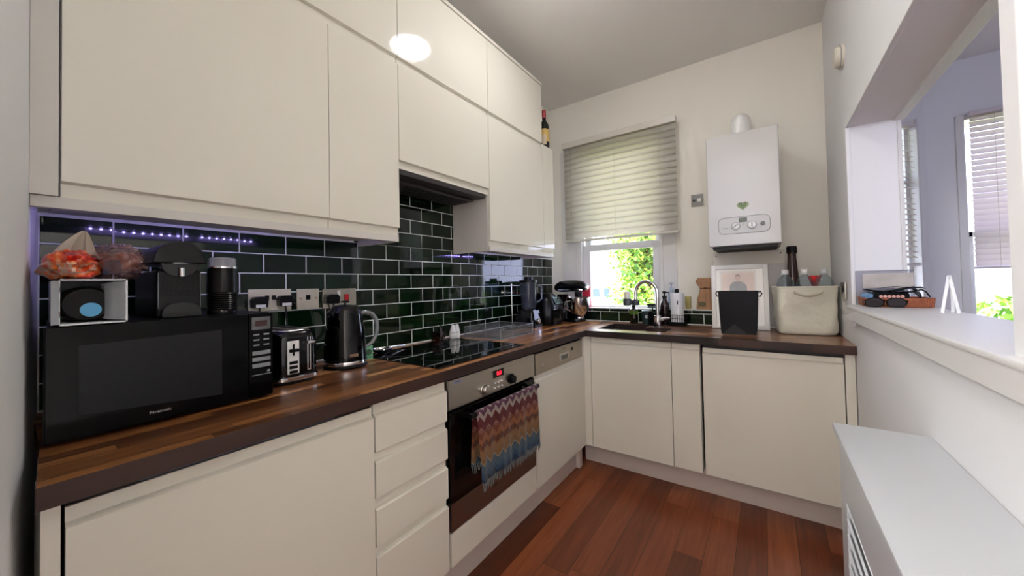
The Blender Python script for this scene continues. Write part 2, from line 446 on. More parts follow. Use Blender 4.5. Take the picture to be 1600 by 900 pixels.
# bay windows of the next room
bw = sroot('window_2', (3.3, BY, BZ0)); b = MB()
b.box(BW0 + 0.0005, BW0 + 0.045, BY - 0.015, BY + 0.2, BZ0 + 0.001, BZ1 - 0.0005, bev=0.004); b.box(BW1 - 0.05, BW1, BY - 0.015, BY + 0.2, BZ0, BZ1, bev=0.004)
b.box(BW0 + 0.0455, BW1 - 0.0505, BY - 0.0145, BY + 0.2, BZ1 - 0.04, BZ1 - 0.0005, bev=0.004); b.box(BW0 + 0.001, BW1 - 0.001, BY - 0.03, BY - 0.0155, BZ0 + 0.001, BZ0 + 0.03, bev=0.004)
b.build('window_casing', TRIM, bw)
b = MB()
b.box(BW0 + 0.04, BW0 + 0.085, BY + 0.05, BY + 0.09, BZ0 + 0.03, 1.54, bev=0.004); b.box(BW1 - 0.1, BW1 - 0.05, BY + 0.05, BY + 0.09, BZ0 + 0.03, BZ1 - 0.04, bev=0.004)
b.box(BW0 + 0.04, BW1 - 0.09, BY + 0.05, BY + 0.09, 1.50, 1.54, bev=0.004); b.box(BW0 + 0.08, BW1 - 0.09, BY + 0.05, BY + 0.09, BZ0 + 0.03, BZ0 + 0.09, bev=0.004)
b.build('sash', fr, bw)
MB().box(BW0 + 0.04, BW1 - 0.09, BY + 0.066, BY + 0.07, BZ0 + 0.05, BZ1 - 0.05).build('window_pane', GLASS, bw)
sw = sroot('window_3', (2.4, 3.62, 1.0)); b = MB()
b.box(T0, T0 + 0.02, -0.12, 0.012, SZ0 - 0.32, SZ1, bev=0.003, M=S45); b.box(T1 - 0.02, T1, -0.12, 0.012, SZ0 - 0.32, SZ1, bev=0.003, M=S45)
b.box(T0 - 0.03, T1 + 0.02, -0.12, 0.05, SZ0 - 0.34, SZ0 - 0.31, bev=0.004, M=S45)
b.box(T0, T1, -0.12, 0.0, SZ1 - 0.03, SZ1, M=S45)
b.build('window_casing', TRIM, sw)
b = MB(); b.box(T0 + 0.02, T0 + 0.05, -0.09, -0.05, SZ0 - 0.31, SZ1 - 0.03, M=S45); b.box(T1 - 0.05, T1 - 0.02, -0.09, -0.05, SZ0 - 0.31, SZ1 - 0.03, M=S45)
b.box(T0 + 0.02, T1 - 0.02, -0.09, -0.05, 1.93, 1.96, M=S45)
b.build('sash', fr, sw)
b = MB(); b.box(T0 + 0.03, T1 - 0.03, -0.072, -0.068, SZ0 - 0.3, SZ1 - 0.04, M=S45); b.build('window_pane', GLASS, sw)

# serving opening: sill board, apron, casing
trim = sroot('trim_1', (2.0, 1.4, OZ0))
b = MB()
b.box(XR - 0.034, XO + 0.05, OY0, OY1, 1.086, 1.10, bev=0.004); b.box(XR - 0.034, XR, OY0 - 0.9, OY0 + 0.01, 1.086, 1.10, bev=0.004)
b.build('sill_board', TRIM, trim)
b = MB(); b.box(XR - 0.030, XR + 0.0, OY0 - 0.9, OY1 - 0.005, 1.036, 1.088, bev=0.003)
b.build('apron', TRIM, trim)
b = MB(); b.box(XR - 0.012, XR + 0.006, OY1 - 0.004, OY1 + 0.045, 1.0, OZ1 + 0.045, bev=0.005)
b.box(XR - 0.0115, XR + 0.006, OY0 + 0.0045, OY1 - 0.0045, OZ1 - 0.004, OZ1 + 0.0445, bev=0.004)
b.box(XR - 0.012, XR + 0.006, OY0 - 0.045, OY0 + 0.004, 1.0, OZ1 + 0.045, bev=0.005)
b.build('casing', WALLR, trim)
b = MB(); b.box(XO - 0.012, XO + 0.002, OY1 - 0.004, OY1 + 0.03, 1.10, OZ1 + 0.02, bev=0.002); b.box(XO - 0.022, XO + 0.012, OY0, OY1, OZ1 - 0.012, OZ1 + 0.03, bev=0.003)
b.build('casing_far', TRIM, trim)

# ================================================================== OUTSIDE
GRASS = pm('grass', (86, 104, 58), 0.9, vary=(4, 0.3))
o = MB().box(-14, 18, 3.05, 30, -0.9, -0.75).build('ground_outside', GRASS, at=(0, 8, -0.75)); o['kind'] = 'structure'
REND = pm('white_render', (232, 230, 226), 0.8)
bl = thing('house', 'white rendered house with small grey windows seen through the kitchen window', 'house', (-1.5, 12, -0.75))
b = MB(); b.box(-9, 0.9, 11, 15, -0.75, 6.0); b.build('wall', REND, bl)
b = MB(); b.prism([(10.6, 6.0), (13, 8.2), (15.4, 6.0)], -9.2, 1.1, 'x'); b.build('roof', pm('slate', (88, 84, 84), 0.7), bl)
for x, x2 in ((-5.2, -4.6), (-3.30, -2.99), (-2.83, -2.66), (-1.2, -0.8)):
    w = MB().box(x, x2, 10.96, 11.02, 0.74, 1.03, bev=0.01).build('window', pm('window_grey', (58, 74, 92), 0.3), bl)
LEAFMATS = [pm('leaf_green', (140, 182, 74), 0.55, vary=(3, 0.35)), pm('leaf_yellow', (206, 212, 96), 0.55, vary=(3, 0.3)), pm('leaf_dark', (92, 136, 58), 0.55)]
BARK = pm('bark', (84, 66, 50), 0.85, bump=(20, 0.5))
def tree(name, label, base, height, crown, n, seed, leaf=0.09, group='trees in the garden', w=(5, 3, 3)):
    r = random.Random(seed); t = thing(name, label, 'tree', base, 0, group)
    b = MB(); x, y, z = base
    b.tube([(x, y, z), (x + 0.05, y, z + height * 0.3), (x - 0.05, y + 0.1, z + height * 0.55), (x, y, z + height * 0.8)], 0.1, rr=[0.13, 0.1, 0.07, 0.03])
    blobs = []
    for i in range(9):
        a = r.uniform(0, 2 * PI); q = r.uniform(0.2, 0.75)
        c = Vector((x + crown[0] * q * math.cos(a), y + crown[1] * q * math.sin(a), z + height * 0.62 + crown[2] * r.uniform(-0.7, 0.7)))
        blobs.append(c); b.tube([(x, y, z + height * 0.35), tuple((Vector((x, y, z + height * 0.5)) + c) / 2), tuple(c)], 0.03, rr=[0.05, 0.03, 0.01], seg=6)
    b.build('trunk', BARK, t)
    b = MB()
    for i in range(n):
        c = blobs[r.randrange(len(blobs))]; d = Vector((r.gauss(0, 1), r.gauss(0, 1), r.gauss(0, 1))); d.normalize()
        p = c + Vector((d.x * crown[0], d.y * crown[1], d.z * crown[2])) * 0.55 * r.random() ** 0.5
        s = leaf * r.uniform(0.6, 1.3); R = Euler((r.uniform(0, 6.28), r.uniform(0, 6.28), r.uniform(0, 6.28))).to_matrix()
        vs_ = [b.bm.verts.new(p + R @ Vector(q)) for q in ((0, -s, 0), (s * 0.45, -0.1 * s, 0.05 * s), (0.25 * s, 0.6 * s, 0), (0, s, 0.1 * s), (-0.25 * s, 0.6 * s, 0), (-s * 0.45, -0.1 * s, 0.05 * s))]
        f = b.bm.faces.new(vs_); f.material_index = r.choices((0, 1, 2), w)[0]
    b.build('foliage', LEAFMATS, t, smooth=0)
    return t
tree('tree', 'bright yellow green garden tree filling the kitchen window glass', (-0.12, 6.3, -0.75), 3.5, (0.62, 0.7, 1.35), 9500, 5, 0.048)
tree('tree', 'green shrub seen below the slatted blind of the bay window', (5.3, 7.6, -0.75), 2.0, (1.1, 0.8, 0.8), 2600, 9, 0.10, w=(6, 1, 4))
tree('tree', 'dark green tree outside the narrow side window of the bay', (0.2, 9.2, -0.75), 4.0, (1.5, 1.1, 1.4), 3000, 12, 0.10, w=(3, 1, 5))
BRICK = pm('brick_wall_red', (150, 96, 80), 0.85, bump=(14, 0.5), vary=(8, 0.25))
tag(MB().box(3.2, 13.0, 10.5, 10.8, -0.75, 1.0).build('garden_wall', pm('garden_wall_pale', (214, 208, 200), 0.85, vary=(5, 0.1)), None), 'pale garden wall outside the bay window', 'wall')
# ================================================================== CABINETS
def jd(b, d, face, a0, a1, z0, z1, lip, mi=0):
    """door slab with a finger-grip lip; d 'x' looks to +x, 'y' looks to -y; lip above (lip>z1) or below (lip<z0)"""
    s = -1 if d == 'x' else 1
    f = lambda t: face + s * t
    if lip > z1:
        P = [(f(0), z0 + .001), (f(.001), z0), (f(.020), z0), (f(.020), lip), (f(.013), lip), (f(.013), z1 + .004), (f(.005), z1 + .0005), (f(.0032), z1), (f(0), z1 - .0032)]
    elif lip < z0:
        P = [(f(0), z0 + .0012), (f(.0012), z0), (f(.005), z0), (f(.013), z0 - .004), (f(.013), lip), (f(.020), lip), (f(.020), z1), (f(.001), z1), (f(0), z1 - .001)]
    else:
        P = [(f(0), z0 + .0012), (f(.0012), z0), (f(.020), z0), (f(.020), z1), (f(.0012), z1), (f(0), z1 - .0012)]
    b.prism(P, a0, a1, 'y' if d == 'x' else 'x', mi)
    return b
XF = 0.597; YF = 2.132; ZP = 0.152

# --- worktop
wt = thing('worktop', 'L-shaped dark walnut stave worktop running under the window', 'worktop', (0.3, 1.3, ZB))
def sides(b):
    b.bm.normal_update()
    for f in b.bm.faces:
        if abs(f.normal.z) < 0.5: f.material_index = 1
b = MB(); b.prism([(0.0, 0.020), (0.354, 0.015), (0.624, 0.0), (0.624, 2.103), (0.0, 2.103 + 0.0)], ZB, ZC, 'z', bev=0.0015)
b.box(0.0, 0.6235, 2.1032, TY - 0.002, ZB, ZC - 0.0002); sides(b)
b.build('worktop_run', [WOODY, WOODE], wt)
HX0, HX1, HXM, HY0, HYM, HY1 = 0.66, 1.10, 0.93, 2.215, 2.405, 2.54
b = MB()
b.box(0.624, XR - 0.001, 2.103, HY0, ZB, ZC); b.box(0.624, HX0, HY0, TY - 0.002, ZB, ZC); b.box(HX1, XR - 0.001, HY0, TY - 0.002, ZB, ZC)
b.box(HX0, HXM, HY1, TY - 0.002, ZB, ZC); b.box(HXM, HX1, HYM, TY - 0.002, ZB, ZC); sides(b)
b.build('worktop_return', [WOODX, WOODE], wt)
sk = thing('sink', 'steel basin sunk into the worktop in front of the window', 'sink', (0.88, 2.37, 0.72))
b = MB(); b.box(HX0 - 0.01, HX1 + 0.01, HY0 - 0.01, HY1 + 0.01, 0.715, 0.72)
for q in ((HX0 - 0.012, HX0 - 0.008, HY0 - 0.01, HY1 + 0.01), (HX1 + 0.008, HX1 + 0.012, HY0 - 0.01, HY1 + 0.01), (HX0 - 0.01, HX1 + 0.01, HY0 - 0.012, HY0 - 0.008), (HX0 - 0.01, HX1 + 0.01, HY1 + 0.008, HY1 + 0.012)):
    b.box(*q, 0.715, ZB - 0.001)
b.build('basin', STEEL, sk)
MB().lathe([(0.001, 0), (0.035, 0), (0.04, 0.003), (0.03, 0.004), (0.001, 0.002)], (0.85, 2.38, 0.7205)).build('drain', CHROME, sk)

# --- left run base units
def carcass(parent, y0, y1, z0=ZP, z1=0.868, mat=BODY):
    MB().box(0.02, XF - 0.0205, y0, y1, z0, z1).build('body', mat, parent)
c = thing('base_cabinet', 'wide white handleless base unit below the microwave', 'cabinet', (0.3, 0.3, 0))
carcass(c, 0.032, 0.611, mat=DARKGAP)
b = MB(); jd(b, 'x', XF, 0.032, 0.612, ZP, 0.822, 0.852); b.build('door', BASEDOOR, c)
b = MB(); b.box(0.45, XF - 0.002, 0.006, 0.027, 0.0, ZB - 0.001, bev=0.001); b.build('end_panel', BASEDOOR, c)
b = MB(); b.box(XF - 0.018, XF - 0.012, 0.12, 0.50, 0.855, 0.867, bev=0.002); b.build('hidden_trim_strip', pm('strip_grey', (62, 68, 82), 0.3), c)
c = thing('drawer_unit', 'narrow white unit of four drawers between base cabinet and oven', 'drawer unit', (0.3, 0.76, 0))
carcass(c, 0.616, 0.912)
for z0, z1, lp in ((0.712, 0.824, 0.860), (0.570, 0.682, 0.7105), (0.422, 0.536, 0.5685), (ZP, 0.390, 0.4205)):
    b = MB(); jd(b, 'x', XF, 0.617, 0.913, z0, z1, lp); b.build('drawer', BASEDOOR, c)

# --- oven
ov = thing('oven', 'built-in stainless and black glass oven with a towel on its handle', 'oven', (0.3, 1.22, 0.28))
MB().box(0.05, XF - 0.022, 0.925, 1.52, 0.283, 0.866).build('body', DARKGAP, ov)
b = MB(); b.box(XF - 0.02, XF + 0.002, 0.921, 1.521, 0.746, 0.860, bev=0.002); cp = b.build('control_panel', STEEL, ov)
b = MB(); b.box(XF - 0.02, XF + 0.001, 0.924, 1.519, 0.39, 0.735, bev=0.003); od = b.build('door', pm('oven_glass', (5, 5, 6), 0.07), ov)
b = MB(); b.box(XF - 0.02, XF + 0.002, 0.924, 1.519, 0.284, 0.389, bev=0.002); b.build('lower_trim', pm('steel_dim', (150, 142, 136), 0.34, 1.0), od)
for y, col in ((1.124, STEEL), (1.317, BLACKM)):
    b = MB(); b.cyl((XF + 0.002, y, 0.778), 0.024, 0.006, 28, 'x', bev=0.002); b.cyl((XF + 0.008, y, 0.778), 0.018, 0.016, 28, 'x', bev=0.003)
    b.box(XF + 0.02, XF + 0.028, y - 0.0035, y + 0.0035, 0.762, 0.794, bev=0.001)
    k = b.build('knob', col, cp)
    if col is BLACKM: k['label'] = 'black knob'
b = MB(); b.box(XF + 0.001, XF + 0.003, 1.185, 1.262, 0.808, 0.842, bev=0.0008); b.build('display', BLACKG, cp)
RED = pm('red_led', (255, 30, 50), 0.4, emit=((255, 25, 45), 3.0))
text('display_digits', '0:0', 0.026, RED, cp, (XF + 0.0034, 1.226, 0.825))
for i in range(3):
    for j in range(2):
        MB().cyl((XF + 0.002, 1.195 + 0.025 * i, 0.764 + 0.022 * j), 0.0055, 0.005, 14, 'x', bev=0.001).build('button', CHROME, cp)
MB().box(XF + 0.002, XF + 0.0026, 0.945, 0.99, 0.843, 0.853).build('badge', pm('badge_blue', (150, 160, 200), 0.4), cp)
text('badge_lettering', '3 PYRO', 0.009, pm('ink_dark', (40, 44, 70), 0.5), cp, (XF + 0.003, 0.967, 0.848))
text('lettering', 'BOSCH', 0.012, pm('ink_black', (15, 15, 15), 0.5), od, (XF + 0.0026, 1.18, 0.345))
b = MB(); b.tube([(XF + 0.05, 0.985, 0.712), (XF + 0.05, 1.475, 0.712)], 0.011, 14)
for y in (1.0, 1.46): b.tube([(XF - 0.002, y, 0.700), (XF + 0.02, y, 0.712), (XF + 0.05, y, 0.712)], 0.009, 10)
b.build('handle', BLACKP, od)
b = MB(); jd(b, 'x', XF, 0.925, 1.519, ZP, 0.279, 0.2); b.build('filler_panel', BASEDOOR, ov)

# --- dishwasher
dw = thing('dishwasher', 'integrated dishwasher with steel control strip above a white door', 'dishwasher', (0.3, 1.8, 0.15))
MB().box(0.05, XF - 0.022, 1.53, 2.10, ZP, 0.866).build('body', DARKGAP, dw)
b = MB(); b.box(XF - 0.02, XF + 0.001, 1.534, 2.100, 0.741, 0.853, bev=0.002); cs = b.build('control_strip', pm('strip_steel', (168, 160, 146), 0.36, 0.9), dw)
b = MB(); b.box(XF, XF + 0.006, 1.79, 1.905, 0.768, 0.812, bev=0.003); g = b.build('grip', pm('grip_silver', (190, 188, 182), 0.3, 0.8), cs)
MB().box(XF + 0.004, XF + 0.0068, 1.805, 1.89, 0.772, 0.798, bev=0.001).build('grip_recess', pm('recess_grey', (84, 84, 80), 0.4), g)
MB().box(XF, XF + 0.003, 1.945, 1.965, 0.806, 0.824, bev=0.001).build('switch', BLACKM, cs)
MB().cyl((XF, 1.60, 0.785), 0.012, 0.006, 20, 'x', bev=0.002).build('button', STEEL, cs)
text('lettering', 'BOSCH', 0.009, MATS['ink_dark'], cs, (XF + 0.0014, 1.85, 0.832))
b = MB(); jd(b, 'x', XF, 1.534, 2.108, ZP, 0.712, 0.7385); b.build('door', BASEDOOR, dw)

# --- corner post and back run
c = thing('corner_cabinet', 'white base unit in the corner under the sink with door and filler strip', 'cabinet', (0.9, 2.4, 0))
b = MB(); b.box(0.05, 1.147, YF + 0.021, TY - 0.03, ZP, 0.70); b.build('body', BODY, c)
b = MB(); b.box(XF - 0.01, 0.643, YF, YF + 0.02, ZP, 0.871, bev=0.001); b.box(XF - 0.02, XF - 0.001, 2.110, YF + 0.01, ZP, 0.871); b.build('corner_post', BASEDOOR, c)
b = MB(); jd(b, 'y', YF, 0.647, 1.148, ZP, 0.832, 0.864); b.build('door', BASEDOOR, c)
c = thing('narrow_cabinet', 'slim white base unit right of the sink door', 'cabinet', (1.22, 2.4, 0))
MB().box(1.152, 1.302, YF + 0.021, TY - 0.03, ZP, 0.868).build('body', BODY, c)
b = MB(); jd(b, 'y', YF, 1.152, 1.300, ZP, 0.832, 0.864); b.build('door', BASEDOOR, c)
c = thing('base_cabinet', 'wide white base unit below the cream basket with a dark gap above', 'cabinet', (1.6, 2.4, 0))
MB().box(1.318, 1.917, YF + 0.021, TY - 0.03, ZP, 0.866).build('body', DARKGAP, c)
b = MB(); jd(b, 'y', YF, 1.316, 1.914, ZP, 0.820, 0.848); b.build('door', BASEDOOR, c)
b = MB(); b.box(1.919, 1.955, YF + 0.002, TY - 0.03, 0.0, 0.871, bev=0.001); b.build('end_panel', BASEDOOR, c)

# --- plinths
PL = pm('plinth_satin', (206, 192, 182), 0.35)
b = MB(); b.box(0.515, 0.535, 0.03, 2.14, 0.0, ZP - 0.002, bev=0.001)
b.box(0.535, 0.56, 2.10, 2.14, 0.0, ZP - 0.002); b.build('plinth', PL, None)
tag(COL.objects[-1], 'long pale plinth along the floor below the oven and drawers', 'plinth')
b = MB(); b.box(0.54, 1.918, 2.236, 2.252, 0.0, ZP - 0.002, bev=0.001); tag(b.build('plinth', PL, None), 'pale plinth along the floor below the sink units', 'plinth')
# --- hob
hb = thing('hob', 'black glass induction hob set in the worktop above the oven', 'hob', (0.33, 1.17, ZC))
MB().box(0.07, 0.582, 0.885, 1.465, ZC + 0.0003, ZC + 0.0045, bev=0.0015).build('glass', pm('hob_glass', (6, 7, 8), 0.03), hb)
for x, y, r in ((0.2, 1.03, 0.09), (0.2, 1.32, 0.075), (0.43, 1.03, 0.075), (0.43, 1.32, 0.09)):
    pts = [(x + r * math.cos(2 * PI * i / 40), y + r * math.sin(2 * PI * i / 40), ZC + 0.0046) for i in range(40)]
    MB().tube(pts, 0.0005, 4, closed=True).build('cooking_zone', pm('zone_grey', (30, 32, 34), 0.3), hb)

# --- wall cabinets
WF = 0.303; UB = 1.447
def wcab(label, y0, y1, z0f, z1f, lip, body0, body1, name='wall_cabinet', parts=True, door_y=None):
    c = thing(name, label, 'cabinet', (0.15, (y0 + y1) / 2, body0))
    MB().box(0.004, WF - 0.0205, y0, y1, body0, body1, bev=0.0005).build('body', BODY, c)
    a = door_y or (y0 + 0.0012, y1 - 0.0012)
    b = MB(); jd(b, 'x', WF, a[0], a[1], z0f, z1f, lip); b.build('door', DOOR, c)
    return c
wcab('large cream wall cabinet straight above the microwave', 0.044, 0.636, 1.482, 2.203, UB, UB, 2.203)
wcab('slim cream wall cabinet between the large one and the cooker recess', 0.636, 0.933, 1.482, 2.203, UB, UB, 2.203)
hc = wcab('short cream wall cabinet above the hob with extractor under it', 0.934, 1.538, 1.780, 2.203, 1.746, 1.746, 2.203, 'hood_cabinet')
rc = wcab('tall cream wall cabinet right of the cooker recess', 1.539, 2.136, 1.482, 2.203, UB, UB, 2.203)
MB().box(0.004, WF - 0.021, 1.5375, 1.5388, 1.421, 1.7455).build('side_panel', BODY, rc)
wcab('narrow cream end cabinet next to the window with wine bottle on top', 2.1372, 2.287, 1.482, 2.232, UB, UB, 2.232)
wcab('cream top cabinet nearest the side wall above the large cabinet', 0.044, 0.336, 2.237, 2.655, 2.207, 2.207, 2.655, 'top_cabinet')
wcab('cream top cabinet above the slim wall cabinet', 0.337, 0.933, 2.237, 2.655, 2.207, 2.207, 2.655, 'top_cabinet')
wcab('cream top cabinet reflecting the round ceiling light', 0.934, 1.538, 2.237, 2.655, 2.207, 2.207, 2.655, 'top_cabinet')
wcab('cream top cabinet at the far end of the upper row', 1.539, 2.136, 2.237, 2.655, 2.207, 2.207, 2.655, 'top_cabinet')
tag(MB().box(0.004, WF + 0.006, 0.03, 2.140, 2.657, 2.676, bev=0.001).build('cornice_board', DOOR, None), 'flat cream board capping the upper row of cabinets', 'board')
b = MB(); b.box(WF - 0.02, WF, 0.003, 0.0415, UB, 2.655, bev=0.001); tag(b.build('filler_panel', BODY, None), 'pale upright filler strip between side wall and large wall cabinet', 'panel')
b = MB(); b.box(0.272, 0.294, 0.004, 0.933, 1.421, UB - 0.0005, bev=0.0015); b.box(0.01, 0.272, 0.915, 0.933, 1.421, UB - 0.0005)
tag(b.build('pelmet', BODY, None), 'pale light pelmet under the cabinets above the microwave', 'pelmet')
b = MB(); b.box(0.272, 0.294, 1.546, 2.285, 1.421, UB - 0.0005, bev=0.0015); b.box(0.01, 0.272, 1.546, 1.562, 1.421, UB - 0.0005); b.box(0.01, 0.272, 2.27, 2.285, 1.421, UB - 0.0005)
tag(b.build('pelmet', BODY, None), 'pale light pelmet under the cabinets right of the cooker recess', 'pelmet')
# extractor
ex = thing('extractor_hood', 'dark extractor built in under the short cabinet above the hob', 'extractor', (0.15, 1.23, 1.70))
b = MB(); b.box(0.02, 0.288, 0.945, 1.52, 1.722, 1.7455, bev=0.004); b.box(0.05, 0.22, 0.975, 1.49, 1.705, 1.722, bev=0.004); b.build('housing', pm('hood_grey', (52, 48, 48), 0.4), ex)
b = MB()
for i in range(26): b.box(0.06, 0.21, 0.985 + i * 0.019, 0.995 + i * 0.019, 1.7025, 1.7055)
b.build('grease_filter', pm('filter_grey', (70, 66, 66), 0.4, 0.6), ex)
# led strips behind the pelmets
LED = pm('led_violet', (150, 140, 255), 0.5, emit=((165, 150, 255), 95.0))
for y0, y1, lab in ((0.13, 0.62, 'violet led strip under the cabinets above the coffee machine'), (1.60, 2.0, 'violet led strip under the cabinets right of the cooker recess')):
    t = thing('led_strip', lab, 'light strip', (0.262, (y0 + y1) / 2, 1.436))
    MB().box(0.256, 0.266, y0, y1, 1.4445, 1.4465).build('tape', BLACKM, t)
    y = y0 + 0.01; i = 0
    while y < y1 - 0.01:
        if i % 13 != 11: MB().ball((0.261, y, 1.442), 0.0032, 10).build('diode', LED, t)
        y += 0.0235; i += 1

# --- ceiling light
cl = thing('ceiling_light', 'round white flush ceiling light mirrored in the top cabinet door', 'lamp', (0.88, 1.46, H - 0.03))
MB().lathe([(0.135, 0.03), (0.135, 0.008), (0.128, 0.0), (0.118, 0.0), (0.118, 0.03)], (0.88, 1.46, H - 0.03), 40).build('rim', WHITEP, cl)
MB().lathe([(0.001, -0.040), (0.05, -0.036), (0.09, -0.024), (0.112, -0.008), (0.117, 0.002), (0.117, 0.01), (0.001, 0.01)], (0.88, 1.46, H - 0.03), 40).build('diffuser', pm('lamp_glow', (255, 246, 228), 0.5, emit=((250, 250, 255), LAMP_POWER * 7.2)), cl)
hl = thing('fill_globe', 'added white globe fill light out of view behind the camera', 'lamp', (0.7, -1.7, 1.95))  # fill light added behind the camera to brighten kitchen and ceiling evenly
MB().ball((0.7, -1.7, 1.95), 0.2, 32).build('globe', pm('fill_glow', (255, 250, 240), 0.5, emit=((250, 250, 255), FILL_POWER * 0.63)), hl)
b = MB(); b.tube([(0.7, -1.7, 2.14), (0.7, -1.7, H)], 0.004, 8); b.cyl((0.7, -1.7, H - 0.03), 0.05, 0.029, 24); b.build('cable', WHITEP, hl)
# ================================================================== BLINDS, BOILER, WALL THINGS
SLAT = pm('slat_cream', (214, 209, 196), 0.35)
def venetian(name, label, M, w, ztop, zbot, pitch, tilt, cords, head=0.045, sw=0.05, bow=0.003, mat=None, group=None, loc=(0, 0, 0), wand=None):
    """local frame: x along the width, y towards the room is negative"""
    t = thing(name, label, 'blind', loc, 0, group); mat = mat or SLAT
    b = MB(); b.box(0, w, -0.012, 0.045, ztop - head, ztop, bev=0.003, M=M); b.build('headrail', mat, t)
    b = MB(); z = ztop - head - 0.02
    ca, sa = math.cos(tilt), math.sin(tilt)
    zs = []
    while z > zbot + 0.035:
        g = []
        for k in range(7):
            u = (k / 6 - 0.5) * sw; bw = bow * (1 - (2 * k / 6 - 1) ** 2)
            yy = 0.018 + u * ca - bw * sa; zz = z + u * sa + bw * ca
            g.append([tuple(M @ Vector((x, yy, zz))) for x in (0.006, w - 0.006)])
        b.sheet(g, 0.0028); zs.append(z); z -= pitch
    b.build('slats', mat, t, smooth=30)
    b = MB(); b.box(0.002, w - 0.002, -0.008, 0.042, zbot, zbot + 0.018, bev=0.004, M=M); b.build('bottom_rail', mat, t)
    for c in cords:
        b = MB()
        for yy in (-0.010, 0.044): b.tube([tuple(M @ Vector((c * w, yy, ztop - head))), tuple(M @ Vector((c * w, yy, zbot + 0.01)))], 0.0011, 5)
        b.build('ladder_cord', pm('cord_cream', (196, 190, 176), 0.7), t)
    if wand:
        b = MB(); x, zl = wand
        b.tube([tuple(M @ Vector((x, -0.03, ztop - head))), tuple(M @ Vector((x, -0.03, zl)))], 0.0012, 6)
        p = M @ Vector((x, -0.03, zl - 0.03)); b.lathe([(0.002, 0.034), (0.005, 0.02), (0.006, 0.004), (0.003, 0)], tuple(p), 10)
        b.build('pull_cord', MATS['cord_cream'], t)
    return t
Mk = Matrix.Translation((0.166, 2.70, 0))
venetian('venetian_blind', 'closed cream slatted blind over the kitchen window', Mk, 0.938, 2.44, 1.575, 0.0465, math.radians(77), (0.09, 0.5, 0.87), head=0.05, sw=0.0545, bow=0.007, loc=(0.63, 2.70, 1.575), wand=(0.085, 1.83))
Mb = Matrix.Translation((2.888, 3.855, 0))
BW = pm('slat_lilac_white', (214, 204, 204), 0.45)
venetian('venetian_blind', 'tilted pale slatted blind over the big bay window of the next room', Mb, 0.96, 2.405, 1.262, 0.0405, math.radians(66), (0.12, 0.42, 0.9), head=0.03, sw=0.047, mat=BW, loc=(3.3, 3.86, 1.262), wand=(0.30, 1.5))
Ms = S45 @ Matrix.Translation((T1 - 0.02, 0.0, 0)) @ Matrix.Rotation(PI, 4, 'Z')
venetian('venetian_blind', 'narrow slatted blind in the side window of the bay', Ms, T1 - T0 - 0.045, SZ1 - 0.03, SZ0, 0.0405, math.radians(30), (0.3, 0.7), head=0.03, sw=0.04, mat=BW, loc=(2.3, 3.55, 1.3))

# boiler
bo = thing('boiler', 'white wall-hung gas boiler with control panel and green heart sticker', 'boiler', (1.52, 2.6, 1.425))
BX0, BX1, BYF, BZB, BZT = 1.334, 1.706, 2.40, 1.428, 2.102
BOIL = pm('boiler_white', (206, 205, 202), 0.25)
b = MB(); b.box(BX0, BX1, BYF, YB - 0.001, BZB, BZT, bev=0.006, seg=3); cas = b.build('casing', BOIL, bo)
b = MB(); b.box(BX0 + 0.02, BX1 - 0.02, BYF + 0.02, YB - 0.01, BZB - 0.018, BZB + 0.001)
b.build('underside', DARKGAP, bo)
def rrect(cx, cz, w, h, r, n=6):
    P = []
    for sx, sz, a0 in ((1, 1, 0), (-1, 1, 90), (-1, -1, 180), (1, -1, 270)):
        for i in range(n + 1):
            a = math.radians(a0 + 90 * i / n); P.append((cx + sx * (w / 2 - r) + r * math.cos(a), cz + sz * (h / 2 - r) + r * math.sin(a)))
    return P
b = MB(); b.prism(rrect(1.522, 1.548, 0.262, 0.098, 0.03), BYF - 0.002, BYF + 0.001, 'y'); pn = b.build('control_panel', pm('panel_white', (200, 200, 197), 0.35), bo)
b = MB(); b.tube([(x, BYF - 0.002, z) for x, z in rrect(1.522, 1.548, 0.262, 0.098, 0.03)], 0.0014, 6, closed=True); b.build('panel_seam', pm('seam_grey', (120, 120, 118), 0.5), pn)
b = MB(); b.box(1.500, 1.541, BYF - 0.004, BYF, 1.563, 1.590, bev=0.001); b.build('display', pm('lcd_green', (52, 66, 52), 0.2), pn)
for x in (1.482, 1.565):
    b = MB(); b.lathe([(0.0215, 0), (0.0215, -0.004), (0.018, -0.014), (0.001, -0.015)], (x, BYF - 0.002, 1.543), 26, axis='y')
    k = b.build('knob', WHITEP, pn)
    b = MB(); b.box(-0.002, 0.002, -0.018, -0.0145, -0.015, 0.015, M=Matrix.Translation((x, BYF - 0.002, 1.543)) @ Matrix.Rotation(math.radians(50 if x < 1.5 else 0), 4, 'Y')); b.build('pointer', MATS['seam_grey'], k)
    b = MB(); b.tube([(x + 0.0225 * math.cos(a * PI / 12), BYF - 0.003, 1.543 + 0.0225 * math.sin(a * PI / 12)) for a in range(24)], 0.0009, 5, closed=True); b.build('dial_ring', MATS['seam_grey'], k)
b = MB(); b.lathe([(0.012, 0), (0.012, -0.003), (0.008, -0.006), (0.001, -0.006)], (1.618, BYF - 0.002, 1.545), 20, axis='y'); b.build('gauge', pm('gauge_grey', (110, 110, 108), 0.3), pn)
text('lettering', 'vaillant', 0.011, MATS['seam_grey'], pn, (1.428, BYF - 0.0026, 1.535), FACE_Y)
text('lettering', 'eco', 0.008, MATS['seam_grey'], pn, (1.522, BYF - 0.0026, 1.552), FACE_Y)
